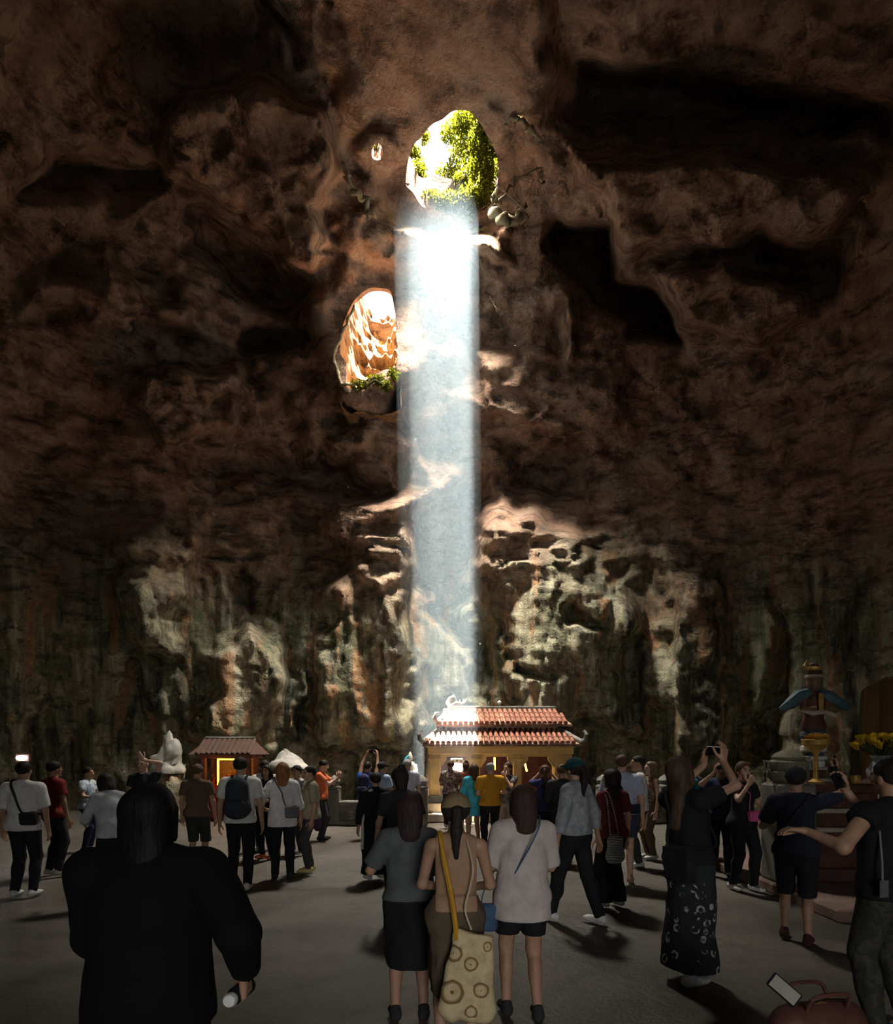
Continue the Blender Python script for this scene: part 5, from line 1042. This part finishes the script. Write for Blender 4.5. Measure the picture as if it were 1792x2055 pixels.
person('visitor with wavy brown hair and bare arms behind the floral skirt', 1306, 121, 1.59, face=PI/2+.2, fem=True, hair='wavy', hc=(.14, .085, .05), top=cloth((.30, .20, .14), 'blotch', (.1, .06, .04)), bot=BRNC, sleeve=0, skin='pale')
p = person('visitor in black top and long floral skirt lifting both hands to a phone', 1385, 260, 1.72, face=-1.05, fem=True, hair='wavy', hc=(.05, .030, .02), top=cloth((.012, .012, .014)), bot=cloth((.018, .020, .022), 'floral', (.26, .27, .25)), blen='maxi', flare=.03, sleeve=.55, loose=.04, hem=.90, arms=(((.10, .36, 1.58), (-.1, .2, 1), (-1, 0, 0), .5), ((.10, .34, 1.62), (0, .25, 1), (-1, 0, 0), .45)), shoe=(.35, .35, .34), lean=-.13, hpitch=.22, skin='tan', stance=(.10, -.12))
sling(p, 'black shoulder bag behind the long floral skirt', (.014, .014, .016), 1, (.12, .05, .13), (.10, -.235, .95), .012); phone(p, 'smartphone lifted by the floral-skirted visitor', 'both')
p = person('visitor in dark shirt wearing a white and turquoise backpack', 1380, 126, 1.60, face=-.1, top=CHAR, bot=BK2, sleeve=.7); o_ = backpack(p, 'white and turquoise backpack behind the floral-skirted visitor', (.45, .50, .55), 1.0); o_.children[1].data.materials.clear(); o_.children[1].data.materials.append(cloth((.05, .40, .50)))
p = person('visitor in navy shirt facing back with both hands at a phone', 1446, 141, 1.61, face=PI-.35, top=cloth((.03, .04, .085)), bot=BK, arms=('raise', 'raise'), sleeve=.8, faceon=True, shoe=DS, skin='tan'); phone(p, 'smartphone in front of the face of the navy shirt', 'both')
p = person('visitor in black T-shirt with pink pouch and white sneakers touching the mouth', 1490, 157, 1.62, face=PI+.25, fem=True, hair='ponytail', hc=BROWNH, skin='pale', top=BK2, bot=BK, arms=('hip', 'mouth'), sleeve=.6, faceon=True, shoe=WS, stance=(.08, -.06)); sling(p, 'bright pink belt pouch on the black T-shirt', (.70, .12, .32), -1, (.09, .035, .07), (.02, .21, 1.0), .007)
p = person('visitor in dark cap, navy shirt and shorts stretching an arm up with a phone', 1597, 217, 1.60, face=-.55, cap=(.02, .022, .028), top=cloth((.022, .025, .040)), bot=cloth((.016, .016, .02)), blen='knee', sleeve=.8, skin='tan', arms=(((.16, .26, 1.20), (-.3, .6, .6), (-1, 0, 0), .8), ((.34, .30, 1.66), (.1, .2, 1), (-1, .1, 0), .7)), shoe=(.05, .02, .02), stance=(.12, -.10), hpitch=.1); phone(p, 'smartphone in the outstretched hand by the altar table', 1); sling(p, 'dark belt bag on the capped visitor at the altar kerb', (.03, .03, .035), -1, (.10, .05, .06), (.10, .22, 1.0), .01)
p = person('broad visitor in black vest stretching one arm sideways by the flower altar', 1788, 325, 1.70, face=.3, wide=1.12, top=cloth((.014, .013, .014)), bot=cloth((.055, .05, .038), 'blotch', (.03, .03, .022)), sleeve=.25, loose=.04, arms=(((.46, .20, 1.26), (.9, .4, .1), (0, 0, -1), .5), ((-.02, .30, 1.50), (-.3, .2, 1), (-1, 0, 0), .75)), shoe=DS, res=.013); phone(p, 'smartphone raised by the broad visitor in black vest', 1)
ly = top_thing('lanyard', p, 'glinting lanyard hanging on the broad visitor in black vest', 'lanyard'); U = p['U']; MB().tube([U((-.08, .02, 1.49)), U((-.17, -.06, 1.30)), U((-.22, -.12, 1.10)), U((-.23, -.13, 1.0))], .006, 6).build('cord', cloth((.2, .2, .2)), ly); MB().box(-.03, .03, -.004, .004, -.05, .05, Matrix.Translation(U((-.23, -.14, .95)))).build('badge', simple('chrome_badge', (.5, .5, .5), .2, .1, 5, 0, .8), ly)
# travel bag in the near corner
def travel_bag():
    x, y = (1640-CX)/430, FPX/430; o = empty('leather_bag', (x, y, 0), .25, 'reddish-brown leather bag with a phone on top standing on the floor', 'bag', 'bags carried by visitors'); m = simple('brown_leather', (.085, .032, .026), .5, .3, 8, .4)
    Fd = Field((-.34, -.24, -.02), (.34, .24, .78), .014); Fd.cone((-.14, 0, .13), (.14, 0, .13), .14, .14, .03, ((0, 1, 0), 1.1)); Fd.cone((-.13, 0, .46), (.13, 0, .46), .13, .13, .12, ((0, 1, 0), 1.3)); Fd.cut((0, 0, .003), (0, 0, -1)); Vv, Fq = Fd.mesh(); link('body', mesh_np('body', Vv+.008*np.stack([fbm(Vv*8, 2)]*3, -1)*np.array([1, 1, 0]), Fq), m, o)
    for sg in (-1, 1): MB().tube(cr([(-.11, sg*.05, .56), (-.09, sg*.08, .64), (.09, sg*.08, .64), (.11, sg*.05, .56)]), .010, 7).build('handle', m, o, True)
    MB().tube([(-.20, -.02, .55), (0, -.02, .59), (.20, -.02, .55)], .006, 6).build('zip', simple('brass_zip', (.4, .3, .15), .35, .2, 20, 0, .8), o)
    MB().box(-.02, .02, -.125, -.10, .42, .46, b=.004).build('clasp', simple('brass_zip', (.4, .3, .15)), o)
    k = empty('smartphone', (x-.18, y-.05, .66), .3, 'smartphone in a pale case leaning on the leather bag', 'phone', 'phones held up by visitors'); k.rotation_euler = (-.5, -.75, .3); MB().box(-.037, .037, -.005, .005, -.075, .075, b=.004).build('casing', PHM, k); MB().box(-.030, .030, -.0065, -.004, -.066, .066).build('back_panel', cloth((.26, .25, .22)), k)
travel_bag()
